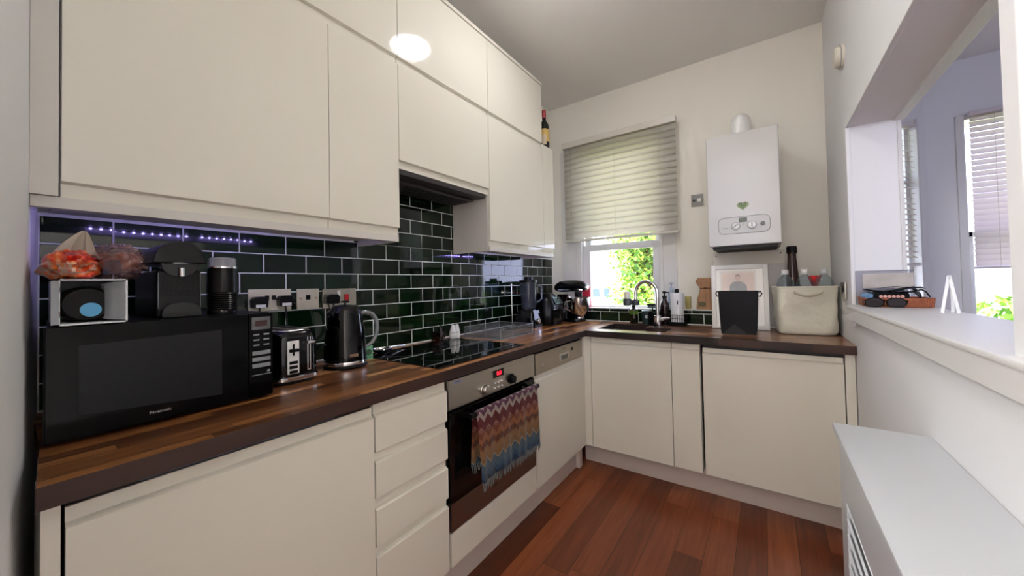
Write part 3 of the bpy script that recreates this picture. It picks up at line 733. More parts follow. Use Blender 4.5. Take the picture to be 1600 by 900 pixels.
# heart sticker
P = []
for i in range(40):
    a = 2 * PI * i / 40; x = 16 * math.sin(a) ** 3; z = 13 * math.cos(a) - 5 * math.cos(2 * a) - 2 * math.cos(3 * a) - math.cos(4 * a)
    P.append((1.522 + x * 0.00195, 1.660 + z * 0.00175))
hs = MB().prism(P, BYF - 0.002, BYF - 0.0002, 'y').build('heart_sticker', pm('sticker_green', (150, 164, 122), 0.4), cas)
P2 = [(1.522 + (x - 1.522) * 0.62, 1.657 + (z - 1.657) * 0.62) for x, z in P]
MB().prism(P2, BYF - 0.0026, BYF - 0.0021, 'y').build('heart_centre', pm('sticker_green_deep', (112, 138, 88), 0.4), hs)
text('lettering', 'SAVE', 0.018, pm('ink_green', (28, 44, 24), 0.5), hs, (1.522, BYF - 0.003, 1.674), FACE_Y)
b = MB(); b.cyl((1.516, 2.57, BZT - 0.001), 0.066, 0.012, 32, bev=0.004)
pts = [(1.516, 2.57, BZT + 0.005), (1.516, 2.57, BZT + 0.07)] + [(1.516, 2.57 + 0.07 * (1 - math.cos(a)), BZT + 0.07 + 0.07 * math.sin(a)) for a in (0.3, 0.6, 0.9, 1.2, 1.5)] + [(1.516, YB - 0.002, BZT + 0.14)]
b.tube(pts, 0.055, 24); b.build('flue', WHITEP, bo)

# pipe boxing below the boiler
CRM = pm('boxing_cream', (212, 206, 192), 0.5)
bx = thing('pipe_cover', 'cream boxed-in pipe cover on the worktop below the boiler', 'pipe cover', (1.52, 2.72, ZC))
b = MB(); b.box(1.327, 1.722, 2.655, TY - 0.0075, 1.318, 1.405, bev=0.002); cv = b.build('upper_cover', CRM, bx)
for x in (1.345, 1.705): MB().cyl((x, 2.6555, 1.385), 0.004, -0.003, 12, 'y').build('screw', DARKGAP, cv)
MB().box(1.327, 1.722, 2.664, TY - 0.0075, ZC + 0.007, 1.317, bev=0.001).build('lower_panel', pm('boxing_grey', (196, 192, 188), 0.5), bx)

# switches and sockets
def plate_x(x, y0, y1, z0, z1, mat): return
sw_ = thing('fused_switch', 'brushed steel spur switch on the back wall beside the boiler', 'switch', (1.22, YB, 1.80))
MB().box(1.181, 1.262, YB - 0.010, YB - 0.0005, 1.765, 1.850, bev=0.002).build('plate', pm('switch_steel', (128, 126, 124), 0.35, 0.4), sw_)
MB().box(1.222, 1.246, YB - 0.014, YB - 0.009, 1.795, 1.82, bev=0.001).build('rocker', WHITEP, sw_)
MB().box(1.193, 1.207, YB - 0.012, YB - 0.009, 1.80, 1.815, bev=0.001).build('fuse_cover', BLACKM, sw_)
so = thing('steel_socket', 'steel wall socket half hidden behind the cream basket', 'socket', (XR, 2.36, 1.15))
MB().box(XR - 0.010, XR - 0.0005, 2.285, 2.40, 1.115, 1.20, bev=0.002).build('plate', STEEL, so)
MB().box(XR - 0.014, XR - 0.009, 2.31, 2.325, 1.15, 1.18, bev=0.001).build('switch', BLACKM, so)
MB().box(XR - 0.012, XR - 0.009, 2.345, 2.365, 1.14, 1.17, bev=0.001).build('switch', BLACKM, so)
se = thing('wall_sensor', 'small round cream chime on the wall above the serving opening', 'sensor', (XR, 2.16, 2.27))
b = MB(); b.lathe([(0.052, 0), (0.052, -0.012), (0.047, -0.016), (0.047, -0.026), (0.040, -0.034), (0.001, -0.036)], (XR, 2.165, 2.268), 32, axis='x'); b.build('housing', pm('sensor_cream', (216, 210, 194), 0.4), se)
b = MB(); b.tube([(XR - 0.013, 2.165 + 0.0525 * math.cos(a * PI / 16), 2.268 + 0.0525 * math.sin(a * PI / 16)) for a in range(32)], 0.0014, 5, closed=True); b.build('seam', MATS['seam_grey'], se)

CREAMP = pm('socket_cream', (214, 208, 186), 0.35, 0.2)
ds = thing('double_socket', 'cream double socket with two black plugs on the green tiles', 'socket', (0, 0.56, 1.14))
MB().box(0.0005, 0.009, 0.486, 0.630, 1.143, 1.228, bev=0.002).build('plate', CREAMP, ds)
for y in (0.545, 0.568): MB().box(0.009, 0.012, y - 0.007, y + 0.007, 1.186, 1.204, bev=0.001).build('rocker', BLACKM, ds)
s1 = thing('data_socket', 'cream single data socket between the two larger wall plates', 'socket', (0, 0.69, 1.14))
MB().box(0.0005, 0.009, 0.651, 0.737, 1.142, 1.226, bev=0.002).build('plate', CREAMP, s1)
MB().box(0.009, 0.011, 0.684, 0.702, 1.180, 1.200, bev=0.001).build('outlet', BLACKM, s1)
for y in (0.664, 0.724): MB().cyl((0.009, y, 1.186), 0.003, 0.001, 12, 'x').build('screw', pm('brass', (150, 110, 60), 0.3, 1), s1)
s2 = thing('cooker_switch', 'steel cooker switch plate with a red rocker above the kettle', 'switch', (0, 0.83, 1.14))
MB().box(0.0005, 0.009, 0.752, 0.903, 1.136, 1.224, bev=0.002).build('plate', pm('steel_plate', (186, 180, 166), 0.25, 0.9), s2)
MB().box(0.009, 0.014, 0.847, 0.867, 1.163, 1.198, bev=0.002).build('rocker', pm('red_rocker', (176, 24, 26), 0.3), s2)
MB().box(0.009, 0.012, 0.815, 0.828, 1.190, 1.215, bev=0.001).build('indicator', WHITEP, s2)
def plug(label, y, z, x=0.0095, white=True, cord=None):
    t = thing('plug', label, 'plug', (x, y, z - 0.02))
    b = MB(); b.prism([(y - 0.024, z - 0.018), (y + 0.024, z - 0.018), (y + 0.026, z + 0.012), (y + 0.018, z + 0.024), (y - 0.018, z + 0.024), (y - 0.026, z + 0.012)], x + 0.0003, x + 0.034, 'x', bev=0.004)
    b.build('body', BLACKP, t)
    if white: MB().box(x + 0.028, x + 0.0348, y - 0.016, y + 0.016, z - 0.017, z - 0.005, bev=0.0005).build('sticker', WHITEP, t)
    if cord: b = MB(); b.tube(cord, 0.0035, 8); b.build('cable', RUBBER, t)
plug('black plug in the socket half nearest the microwave', 0.514, 1.176, cord=[(0.03, 0.514, 1.16), (0.03, 0.512, 1.12), (0.022, 0.50, 1.04), (0.02, 0.49, 0.93)])
plug('black plug above the toaster with its cable dropping behind it', 0.600, 1.178, cord=[(0.03, 0.60, 1.16), (0.032, 0.602, 1.12), (0.026, 0.61, 1.04), (0.02, 0.60, 0.93)])
plug('black plug without sticker in the cooker switch above the kettle', 0.785, 1.176, white=False, cord=[(0.03, 0.785, 1.16), (0.03, 0.80, 1.11), (0.03, 0.78, 1.0), (0.04, 0.74, 0.94)])

# ================================================================== RADIATOR COVER
rd = thing('radiator_cover', 'white slatted radiator cover with smooth top against the right wall', 'radiator cover', (1.86, 0.7, 0))
RW = pm('radiator_white', (188, 190, 192), 0.3)
MB().box(1.766, XR - 0.001, 0.18, 1.246, 0.804, 0.825, bev=0.004).build('top', RW, rd)
b = MB(); b.box(1.790, XR - 0.001, 1.212, 1.232, 0, 0.804, bev=0.001); b.box(1.790, XR - 0.001, 0.20, 0.22, 0, 0.804, bev=0.001); b.build('end_panel', RW, rd)
b = MB()
for y0, y1 in ((1.150, 1.212), (0.66, 0.76), (0.22, 0.28)): b.box(1.778, 1.798, y0, y1 + (0.02 if y1 > 1.2 else 0), 0, 0.804, bev=0.001)
b.box(1.7785, 1.7975, 0.22, 1.212, 0.655, 0.8035, bev=0.001); b.box(1.7785, 1.7975, 0.22, 1.212, 0.0, 0.16, bev=0.001)
b.box(1.774, 1.779, 0.2, 1.232, 0.788, 0.8035, bev=0.002)
b.build('frame', RW, rd)
b = MB()
z = 0.185
while z < 0.66:
    for y0, y1 in ((0.28, 0.66), (0.76, 1.150)):
        b.box(-0.003, 0.003, y0, y1, -0.018, 0.018, bev=0.001, M=Matrix.Translation((1.790, 0, z)) @ Matrix.Rotation(math.radians(-38), 4, 'Y'))
    z += 0.038
b.build('louvres', RW, rd)
b = MB(); b.box(1.85, 1.93, 0.3, 1.15, 0.15, 0.7, bev=0.01); b.build('radiator', pm('radiator_panel', (200, 198, 194), 0.4), rd)
# ================================================================== ON THE WORKTOP, LEFT RUN
mw = thing('microwave', 'large black microwave with dark glass door in the corner', 'microwave', (0.2, 0.21, ZC))
b = MB(); b.box(0.03, 0.378, 0.040, 0.418, 0.920, 1.160, bev=0.003); b.build('body', BLACKM, mw)
b = MB()
for x in (0.07, 0.34):
    for y in (0.07, 0.38): b.cyl((x, y, ZC + 0.0003), 0.014, 0.010, 16, bev=0.001)
b.build('feet', RUBBER, mw)
DG = pm('microwave_door', (3, 3, 4), 0.12, spec=0.12)
b = MB(); b.box(0.379, 0.400, 0.018, 0.3595, 0.921, 1.159, bev=0.003); dr = b.build('door', DG, mw)
b = MB(); b.prism([(0.062, 0.968), (0.300, 0.950), (0.300, 1.122), (0.062, 1.116)], 0.3995, 0.4012, 'x', bev=0.0004); b.build('window', pm('mesh_glass', (34, 34, 36), 0.25, spec=0.12), dr)
text('lettering', 'Panasonic', 0.0095, pm('silver_ink', (190, 190, 194), 0.4), dr, (0.4013, 0.184, 0.942))
b = MB(); b.box(0.379, 0.400, 0.3605, 0.418, 0.921, 1.159, bev=0.003); cpn = b.build('control_panel', DG, mw)
b = MB(); b.box(0.4, 0.4015, 0.366, 0.411, 1.112, 1.148, bev=0.0004); d_ = b.build('display', pm('display_grey', (92, 92, 94), 0.3), cpn)
MB().box(0.4012, 0.4022, 0.374, 0.403, 1.122, 1.138, bev=0.0003).build('digits_window', pm('display_red', (52, 22, 22), 0.2), d_)
BTN = pm('button_silver', (136, 138, 142), 0.4); 
for i, z in enumerate((1.046, 1.028, 1.010)): MB().box(0.4, 0.402, 0.367, 0.411, z - 0.006, z + 0.005, bev=0.0006).build('button', BTN, cpn)
for r_ in range(3):
    for q in range(2):
        MB().box(0.4, 0.401, 0.370 + q * 0.024, 0.384 + q * 0.024, 1.066 + r_ * 0.015, 1.070 + r_ * 0.015, bev=0.0003).build('button', BTN, cpn)
MB().box(0.4, 0.4015, 0.366, 0.412, 0.982, 0.984).build('divider', BTN, cpn)
MB().box(0.4, 0.4025, 0.402, 0.409, 0.988, 0.994, bev=0.0006).build('indicator', BTN, cpn)

# open carton on the microwave with a dark bottle lying in it
MT = 1.1605
CARD = pm('card_white', (226, 228, 230), 0.7)
cx = thing('carton', 'open white carton on its side showing a dark bottle base with blue dot', 'box', (0.3, 0.08, MT))
th = 0.003; y0, y1, x0, x1, z0, z1 = 0.034, 0.130, 0.20, 0.41, MT + 0.0005, 1.258
b = MB(); b.box(x0, x1, y0, y1, z0, z0 + th); b.box(x0, x1, y0, y1, z1 - th, z1); b.box(x0, x1, y0, y0 + th, z0, z1); b.box(x0, x1, y1 - th, y1, z0, z1); b.box(x0, x0 + th, y0, y1, z0, z1)
b.build('box_walls', CARD, cx)
b = MB()
b.sheet([[(0.41 + 0.03 * math.sin(s * 1.3), y0 + 0.002 - 0.012 * s, z) for z in (z0 + 0.004, z1 - 0.004)] for s in (0, 0.33, 0.66, 1.0)], 0.0015); b.build('flap', CARD, cx)
b = MB(); b.sheet([[(0.41 - 0.10 * s, y1 - 0.003 - 0.030 * math.sin(s * PI * 0.8), zc) for zc in ((z0 + z1) / 2 + (0.5 - k / 10) * (z1 - z0 - 0.01) * math.cos(s * 0.9) for k in range(11))] for s in (0, 0.2, 0.4, 0.6, 0.8, 1.0)], 0.0015)
b.build('flap', CARD, cx)
for z in (1.185, 1.235): MB().box(0.4105, 0.4115, 0.0335, 0.0365, z - 0.006, z + 0.006).build('slot', DARKGAP, cx)
bt = thing('bottle', 'dark bottle lying in the white carton with a light blue dot', 'bottle', (0.3, 0.079, MT + 0.01))
b = MB(); b.lathe([(0.001, 0), (0.034, 0.0), (0.038, 0.006), (0.038, 0.13)], (0.23, 0.076, 1.2035), 32, axis='x'); b.build('body', pm('bottle_black', (6, 5, 6), 0.4, spec=0.15), bt)
MB().lathe([(0.038, 0), (0.038, 0.004), (0.034, 0.007), (0.001, 0.0072)], (0.36, 0.076, 1.2035), 32, axis='x').build('base', MATS['bottle_black'], bt)
MB().cyl((0.3665, 0.0812, 1.191), 0.0155, 0.0025, 28, 'x').build('sticker', pm('sticker_blue', (92, 178, 226), 0.45), bt)

# crumpled food bags on the carton
def blob(b, c, r, seed, amp=0.2, seg=36, fr=3.0, mi=0, flat=None):
    from mathutils import noise
    n = seg // 2; rings = []
    for i in range(n + 1):
        ph = PI * i / n; ring = []
        for j in range(seg):
            a = 2 * PI * j / seg; d = Vector((math.sin(ph) * math.cos(a), math.sin(ph) * math.sin(a), -math.cos(ph)))
            k = 1 + amp * noise.fractal(d * fr + Vector((seed, seed * 2.1, 0)), 0.8, 2.2, 4) + amp * 0.5 * abs(noise.noise(d * fr * 2.7 + Vector((seed, 0, 5))))
            p = Vector((c[0] + d.x * r[0] * k, c[1] + d.y * r[1] * k, c[2] + d.z * r[2] * k))
            if flat is not None: p.z = max(p.z, flat)
            ring.append(tuple(p))
        rings.append(ring)
    b.loft(rings, mi)
def ramp_mat(name, cols, scale, rough=0.3, coat=0.5, dist=0.5, bumps=0.35):
    m = pm(name, cols[0][1], rough, coat=coat); N = m.node_tree.nodes; L = m.node_tree.links; b = N['Principled BSDF']
    tc = N.new('ShaderNodeTexCoord'); n = N.new('ShaderNodeTexNoise'); n.inputs['Scale'].default_value = scale; n.inputs['Distortion'].default_value = dist; n.inputs['Detail'].default_value = 2
    L.new(tc.outputs['Object'], n.inputs['Vector']); cr = N.new('ShaderNodeValToRGB'); e = cr.color_ramp.elements
    while len(e) < len(cols): e.new(0.5)
    for i, (p, c) in enumerate(cols): e[i].position = p; e[i].color = lin(c)
    L.new(n.outputs['Fac'], cr.inputs[0]); L.new(cr.outputs[0], b.inputs['Base Color'])
    n2 = N.new('ShaderNodeTexNoise'); n2.inputs['Scale'].default_value = 45; n2.inputs['Detail'].default_value = 3
    L.new(tc.outputs['Object'], n2.inputs['Vector']); bp = N.new('ShaderNodeBump'); bp.inputs['Strength'].default_value = bumps; bp.inputs['Distance'].default_value = 0.01
    L.new(n2.outputs['Fac'], bp.inputs['Height']); L.new(bp.outputs[0], b.inputs['Normal'])
    return m
BAGT = 1.2585
sn = thing('snack_bag', 'crumpled red and orange snack bag with twisted clear neck on the carton', 'bag', (0.3, 0.06, BAGT))
b = MB(); blob(b, (0.335, 0.056, BAGT + 0.030), (0.09, 0.038, 0.034), 3.1, 0.3, 44, 2.6, flat=BAGT + 0.001)
b.build('bag', ramp_mat('bag_red_orange', [(0.34, (196, 32, 26)), (0.46, (226, 60, 34)), (0.54, (238, 124, 34)), (0.62, (206, 186, 168)), (0.68, (228, 90, 40))], 22), sn)
b = MB(); rings = []
for s in range(9):
    u = s / 8; c = Vector((0.335, 0.058 + 0.016 * u ** 1.5, BAGT + 0.048 + 0.062 * u)); r0 = 0.026 * (1 - u) ** 0.8 + 0.003
    rings.append([(c.x + r0 * math.cos(2 * PI * k / 20) * (1 + 0.25 * math.sin(5 * 2 * PI * k / 20)), c.y + r0 * 1.1 * math.sin(2 * PI * k / 20) * (1 + 0.25 * math.sin(5 * 2 * PI * k / 20)), c.z) for k in range(20)])
b.loft(rings); b.build('twisted_neck', clear_mat('bag_film', (226, 216, 206), 1.5, 0.15, 0.55, (206, 190, 172)), sn)
pa = thing('pastry_bag', 'clear bag of brown bread rings beside the red snack bag', 'bag', (0.28, 0.115, BAGT))
b = MB()
ctr = (0.30, 0.126, BAGT + 0.036)
pts = [(ctr[0] + 0.052 * math.cos(a), ctr[1] + 0.022 * math.sin(a), ctr[2] + 0.006 + 0.004 * math.sin(3 * a)) for a in [2 * PI * i / 20 for i in range(20)]]
b.tube(pts, 0.020, 12, closed=True)
for v in b.bm.verts: v.co.z = max(v.co.z, BAGT + 0.004)
b.build('bread_ring', ramp_mat('bread_brown', [(0.36, (110, 56, 42)), (0.52, (166, 96, 70)), (0.66, (210, 156, 130))], 26, 0.5, 0.1), pa)
b = MB(); blob(b, (0.30, 0.126, BAGT + 0.040), (0.088, 0.046, 0.044), 8.7, 0.22, 44, 3.4, flat=BAGT + 0.001)
fm = clear_mat('bag_film_clear', (236, 230, 234), 1.6, 0.06, 0.28, (170, 128, 120))
n_ = fm.node_tree.nodes; l_ = fm.node_tree.links
tc = n_.new('ShaderNodeTexCoord'); nz = n_.new('ShaderNodeTexNoise'); nz.inputs['Scale'].default_value = 60; nz.inputs['Detail'].default_value = 3
bp_ = n_.new('ShaderNodeBump'); bp_.inputs['Strength'].default_value = 0.9; bp_.inputs['Distance'].default_value = 0.01
l_.new(tc.outputs['Object'], nz.inputs['Vector']); l_.new(nz.outputs['Fac'], bp_.inputs['Height'])
for q in n_:
    if q.type in ('BSDF_GLOSSY', 'FRESNEL'): l_.new(bp_.outputs[0], q.inputs['Normal'])
b.build('film', fm, pa)
b = MB(); b.sheet([[(0.372 + 0.004 * math.sin(i * 1.7 + j), 0.098 + 0.007 * i, BAGT + 0.012 + 0.008 * j) for i in range(5)] for j in range(5)], 0.0006); b.build('printed_label', pm('label_navy', (54, 66, 104), 0.4), pa)

# capsule coffee machine
cm = thing('coffee_machine', 'black capsule coffee machine with domed head on the microwave', 'coffee machine', (0.3, 0.225, MT))
XM = 0.345
b = MB(); b.box(0.10, XM, 0.187, 0.272, MT + 0.0005, 1.283, bev=0.006, seg=3); b.build('body', BLACKP, cm)
b = MB()
for i in range(11):
    for j in range(9): b.box(XM, XM + 0.0016, 0.192 + i * 0.0068 + 0.0034 * (j % 2), 0.1965 + i * 0.0068 + 0.0034 * (j % 2), 1.216 + j * 0.0066, 1.2205 + j * 0.0066)
b.build('dimpled_front', BLACKM, cm)
b = MB(); P = [(0.176, 1.300)] + [(0.229 - 0.050 * math.cos(a), 1.306 + 0.052 * math.sin(a)) for a in [PI * i / 14 for i in range(15)]] + [(0.282, 1.300)]
b.prism(P, 0.12, XM + 0.018, 'x', bev=0.004); b.build('head', BLACKP, cm)
b = MB(); b.prism([(0.186, 1.30)] + [(0.2295 - 0.036 * math.cos(a), 1.298 - 0.034 * math.sin(a)) for a in [PI * i / 12 for i in range(13)]] + [(0.273, 1.30)], XM, XM + 0.008, 'x', bev=0.002); b.build('spout_housing', BLACKG, cm)
b = MB(); b.lathe([(0.006, 0), (0.006, 0.022)], (XM + 0.012, 0.231, 1.266), 14); b.lathe([(0.052, -0.002), (0.052, 0.002)], (XM - 0.035, 0.229, 1.302), 30, sx=1.0); b.build('spout', CHROME, cm)
b = MB(); b.prism([(0.192, MT + 0.001)] + [(0.2295 - 0.037 * math.cos(a), 1.176 + 0.024 * math.sin(a)) for a in [PI * i / 12 for i in range(13)]] + [(0.267, MT + 0.001)], XM, XM + 0.028, 'x', bev=0.002); b.build('drip_tray', BLACKG, cm)
for y in (0.190, 0.2695): MB().tube([(XM + 0.001, y, 1.185), (XM + 0.001, y, 1.275)], 0.0011, 6).build('side_trim', pm('trim_dim', (120, 120, 124), 0.3, 1), cm)
fr_ = thing('milk_frother', 'black ribbed milk frother with clear lid right of the coffee machine', 'frother', (0.33, 0.315, MT))
b = MB(); c = (0.335, 0.320, MT + 0.0005)
prof = [(0.033, 0), (0.034, 0.008)]
for i in range(9): prof += [(0.032, 0.012 + i * 0.006), (0.034, 0.015 + i * 0.006)]
prof += [(0.0335, 0.125), (0.032, 0.128)]
b.lathe(prof, c, 36); b.build('jug', BLACKP, fr_)
MB().lathe([(0.034, 0), (0.034, 0.004)], (c[0], c[1], c[2] + 0.1285), 36).build('rim', CHROME, fr_)
b = MB(); b.lathe([(0.031, 0), (0.031, 0.022), (0.026, 0.026), (0.001, 0.026)], (c[0], c[1], c[2] + 0.1325), 36); b.build('lid', clear_mat('lid_clear', (214, 216, 224), 1.5, 0.05, 0.35, (190, 190, 196)), fr_)

# toaster
to = thing('toaster', 'black two-slice toaster with white lever panel beside the microwave', 'toaster', (0.18, 0.52, ZC))
TC = (0.18, 0.522)
def rr3(b, cx, cy, hx, hy, prof, r=0.03, n=5, mi=0):
    rings = []
    for ins, z in prof:
        ring = []
        for sx, sy, a0 in ((1, 1, 0), (-1, 1, 90), (-1, -1, 180), (1, -1, 270)):
            for i in range(n + 1):
                a = math.radians(a0 + 90 * i / n); q = max(r - ins * 0.5, 0.002)
                ring.append((cx + sx * (hx - ins - q) + q * math.cos(a), cy + sy * (hy - ins - q) + q * math.sin(a), z))
        rings.append(ring)
    b.loft(rings, mi)
b = MB(); rr3(b, TC[0], TC[1], 0.135, 0.066, [(0.008, ZC + 0.0005), (0.004, ZC + 0.012)], 0.035); b.build('base', RUBBER, to)
b = MB(); rr3(b, TC[0], TC[1], 0.142, 0.073, [(0.002, ZC + 0.013), (0.0, ZC + 0.016), (0.0, ZC + 0.026), (0.003, ZC + 0.028)], 0.04); b.build('base_ring', CHROME, to)
b = MB(); rr3(b, TC[0], TC[1], 0.138, 0.070, [(0.002, ZC + 0.028), (0.0, ZC + 0.04), (0.0, 1.04), (0.003, 1.062), (0.010, 1.078), (0.020, 1.086)], 0.04, 8); b.build('shell', BLACKG, to)
b = MB()
rr3(b, TC[0], TC[1], 0.118, 0.050, [(0.0, 1.0865), (0.002, 1.089)], 0.03); b.build('top_plate', STEEL, to)
b = MB()
for y in (0.497, 0.545): b.box(0.075, 0.285, y - 0.011, y + 0.011, 1.0888, 1.0896)
b.build('slot', DARKGAP, to)
XT = TC[0] + 0.138
b = MB(); b.box(XT - 0.002, XT + 0.003, 0.488, 0.523, 0.948, 1.056, bev=0.002); lp = b.build('lever_panel', WHITEP, to)
b = MB(); b.box(XT + 0.003, XT + 0.006, 0.503, 0.508, 1.008, 1.046); b.box(XT + 0.003, XT + 0.014, 0.492, 0.519, 1.020, 1.030, bev=0.002); b.build('lever', BLACKM, lp)
for z in (0.985, 0.970, 0.955): MB().box(XT + 0.003, XT + 0.005, 0.493, 0.518, z - 0.005, z + 0.005, bev=0.0008).build('button', BLACKM, lp)
b = MB(); b.box(XT - 0.001, XT + 0.003, 0.548, 0.551, 0.955, 1.065, bev=0.0008); b.box(XT - 0.001, XT + 0.003, 0.556, 0.559, 0.955, 1.065, bev=0.0008)
b.box(XT - 0.001, XT + 0.003, 0.548, 0.559, 0.952, 0.956, bev=0.0005); b.box(XT + 0.0, XT + 0.022, 0.543, 0.566, 1.042, 1.052, bev=0.003)
b.build('browning_slider', CHROME, to)

# kettle
ke = thing('kettle', 'glossy black jug kettle with chrome handle on the worktop', 'kettle', (0.205, 0.742, ZC))
KC = (0.205, 0.742, ZC)
b = MB(); b.lathe([(0.078, 0.0005), (0.080, 0.006), (0.076, 0.014), (0.001, 0.014)], KC, 40); b.build('base', BLACKM, ke)
b = MB(); b.lathe([(0.078, 0.015), (0.0785, 0.020), (0.0775, 0.028)], KC, 40); b.build('base_ring', CHROME, ke)
b = MB(); b.lathe([(0.077, 0.0285), (0.0765, 0.06), (0.071, 0.14), (0.064, 0.20), (0.058, 0.224), (0.050, 0.236)], KC, 44)
b.prism([(KC[1] - 0.066, KC[2] + 0.215), (KC[1] - 0.050, KC[2] + 0.234), (KC[1] - 0.03, KC[2] + 0.232), (KC[1] - 0.05, KC[2] + 0.19)], KC[0] - 0.022, KC[0] + 0.022, 'x', bev=0.004)
b.build('body', BLACKG, ke)
b = MB(); b.lathe([(0.050, 0.236), (0.046, 0.243), (0.02, 0.247), (0.001, 0.247)], KC, 36); b.lathe([(0.004, 0.246), (0.004, 0.254), (0.015, 0.256), (0.016, 0.262), (0.001, 0.264)], KC, 24); b.build('lid', BLACKP, ke)
b = MB(); h = [(0.205, 0.795, 1.118), (0.21, 0.825, 1.124), (0.215, 0.85, 1.115), (0.218, 0.868, 1.09), (0.219, 0.873, 1.055), (0.217, 0.868, 1.02), (0.213, 0.852, 0.992), (0.209, 0.832, 0.980), (0.205, 0.812, 0.982)]
b.tube(h, 0.008, 12, rr=[0.008, 0.009, 0.010, 0.010, 0.009, 0.009, 0.008, 0.007, 0.006]); b.build('handle', clear_mat('handle_chrome_clear', (210, 212, 214), 1.9, 0.05, 0.3, (190, 194, 198)), ke)
b = MB(); b.box(-0.001, 0.003, -0.016, 0.016, -0.006, 0.006, bev=0.0015, M=Matrix.Translation((KC[0] + 0.0763 * math.cos(-0.12), KC[1] + 0.0763 * math.sin(-0.12), ZC + 0.052)) @ Matrix.Rotation(-0.12, 4, 'Z')); b.build('badge', pm('badge_bronze', (150, 120, 100), 0.3, 0.6), ke)

tn = thing('tea_tin', 'small pale green printed carton behind the kettle', 'carton', (0.15, 0.865, ZC))
b = MB(); b.box(0.140, 0.168, 0.842, 0.884, ZC + 0.0005, 0.972, bev=0.002); b.build('box', pm('tin_green', (126, 190, 150), 0.5), tn)
MB().lathe([(0.001, 0.0012), (0.014, 0.0012), (0.014, 0)], (0.168, 0.864, 0.943), 20, axis='x').build('emblem', pm('tin_dark', (60, 96, 70), 0.5), tn)
MB().box(0.168, 0.169, 0.847, 0.880, 0.918, 0.926).build('lettering_band', pm('tin_mid', (86, 146, 110), 0.5), tn)
ld = thing('spoon_rest', 'shiny steel dish with flat handle at the back of the hob', 'dish', (0.09, 1.0, ZC + 0.005))
b = MB(); b.lathe([(0.001, 0.002), (0.030, 0.002), (0.046, 0.012), (0.050, 0.020), (0.049, 0.021), (0.044, 0.013), (0.029, 0.004), (0.001, 0.004)], (0.100, 0.975, ZC + 0.0045), 32, sx=0.8); b.build('bowl', CHROME, ld)
b = MB(); b.tube([(0.098, 1.018, ZC + 0.024), (0.085, 1.06, ZC + 0.022), (0.07, 1.12, ZC + 0.014)], 0.005, 8, rr=[0.006, 0.005, 0.004]); b.build('handle', CHROME, ld)

# oil cruet, little amber figure, shakers at the back of the hob
HZ = ZC + 0.005
oc = thing('oil_bottle', 'small amber glass cruet with pale oil at the back of the hob', 'bottle', (0.085, 1.315, HZ))
b = MB(); rr3(b, 0.085, 1.312, 0.016, 0.018, [(0.0, HZ), (0.0, HZ + 0.048), (0.004, HZ + 0.054), (0.010, HZ + 0.057)], 0.005); b.build('glass', clear_mat('amber_glass', (150, 106, 70), 1.5), oc)
b = MB(); rr3(b, 0.085, 1.312, 0.0145, 0.0165, [(0.0, HZ + 0.002), (0.0, HZ + 0.014)], 0.005); b.build('oil', pm('oil_yellow', (150, 120, 48), 0.2), oc)
MB().lathe([(0.007, 0), (0.007, 0.012), (0.003, 0.014), (0.003, 0.028)], (0.085, 1.312, HZ + 0.057), 14).build('pourer', BLACKM, oc)
oc = thing('sauce_bottle', 'dark brown mini bottle with curled handle next to the oil cruet', 'bottle', (0.085, 1.36, HZ))
b = MB(); b.lathe([(0.014, 0), (0.016, 0.004), (0.016, 0.036), (0.008, 0.052), (0.006, 0.078), (0.007, 0.084), (0.001, 0.085)], (0.080, 1.356, HZ), 22); b.build('glass', pm('brown_glass', (38, 14, 12), 0.1), oc)
b = MB(); b.tube([(0.085, 1.368, HZ + 0.05), (0.088, 1.385, HZ + 0.046), (0.088, 1.388, HZ + 0.028), (0.086, 1.374, HZ + 0.012)], 0.003, 8); b.build('handle', MATS['brown_glass'], oc)
INK = pm('ink_script', (40, 40, 44), 0.6)
PORC = pm('porcelain', (226, 226, 220), 0.2)
for y, x, txt, lab in ((1.428, 0.100, 'Pepper', 'white porcelain pepper shaker at the back of the hob'), (1.470, 0.104, 'Salt', 'white porcelain salt shaker nearest the clear tray')):
    zz = HZ if y < 1.464 - 0.02 else ZC + 0.0008
    if y > 1.44: y = 1.4445 + 0.012; zz = HZ; 
    t = thing('shaker', lab, 'shaker', (x, y, zz), 0, 'salt and pepper set')
    b = MB(); b.lathe([(0.015, 0), (0.0185, 0.004), (0.020, 0.018), (0.018, 0.040), (0.013, 0.062), (0.0115, 0.072), (0.009, 0.080), (0.001, 0.083)], (x, y, zz + 0.0003), 30); b.build('body', PORC, t)
    MB().lathe([(0.0125, 0), (0.0125, 0.0016)], (x, y, zz + 0.0640), 24).build('seam', pm('seam_light', (180, 180, 176), 0.5), t)
    text('lettering', txt, 0.0105, INK, t, (x + 0.0185 * math.cos(0.7), y - 0.0185 * math.sin(0.7), zz + 0.038), shear=0.3, M=Matrix.Rotation(-0.7, 4, 'Z'))

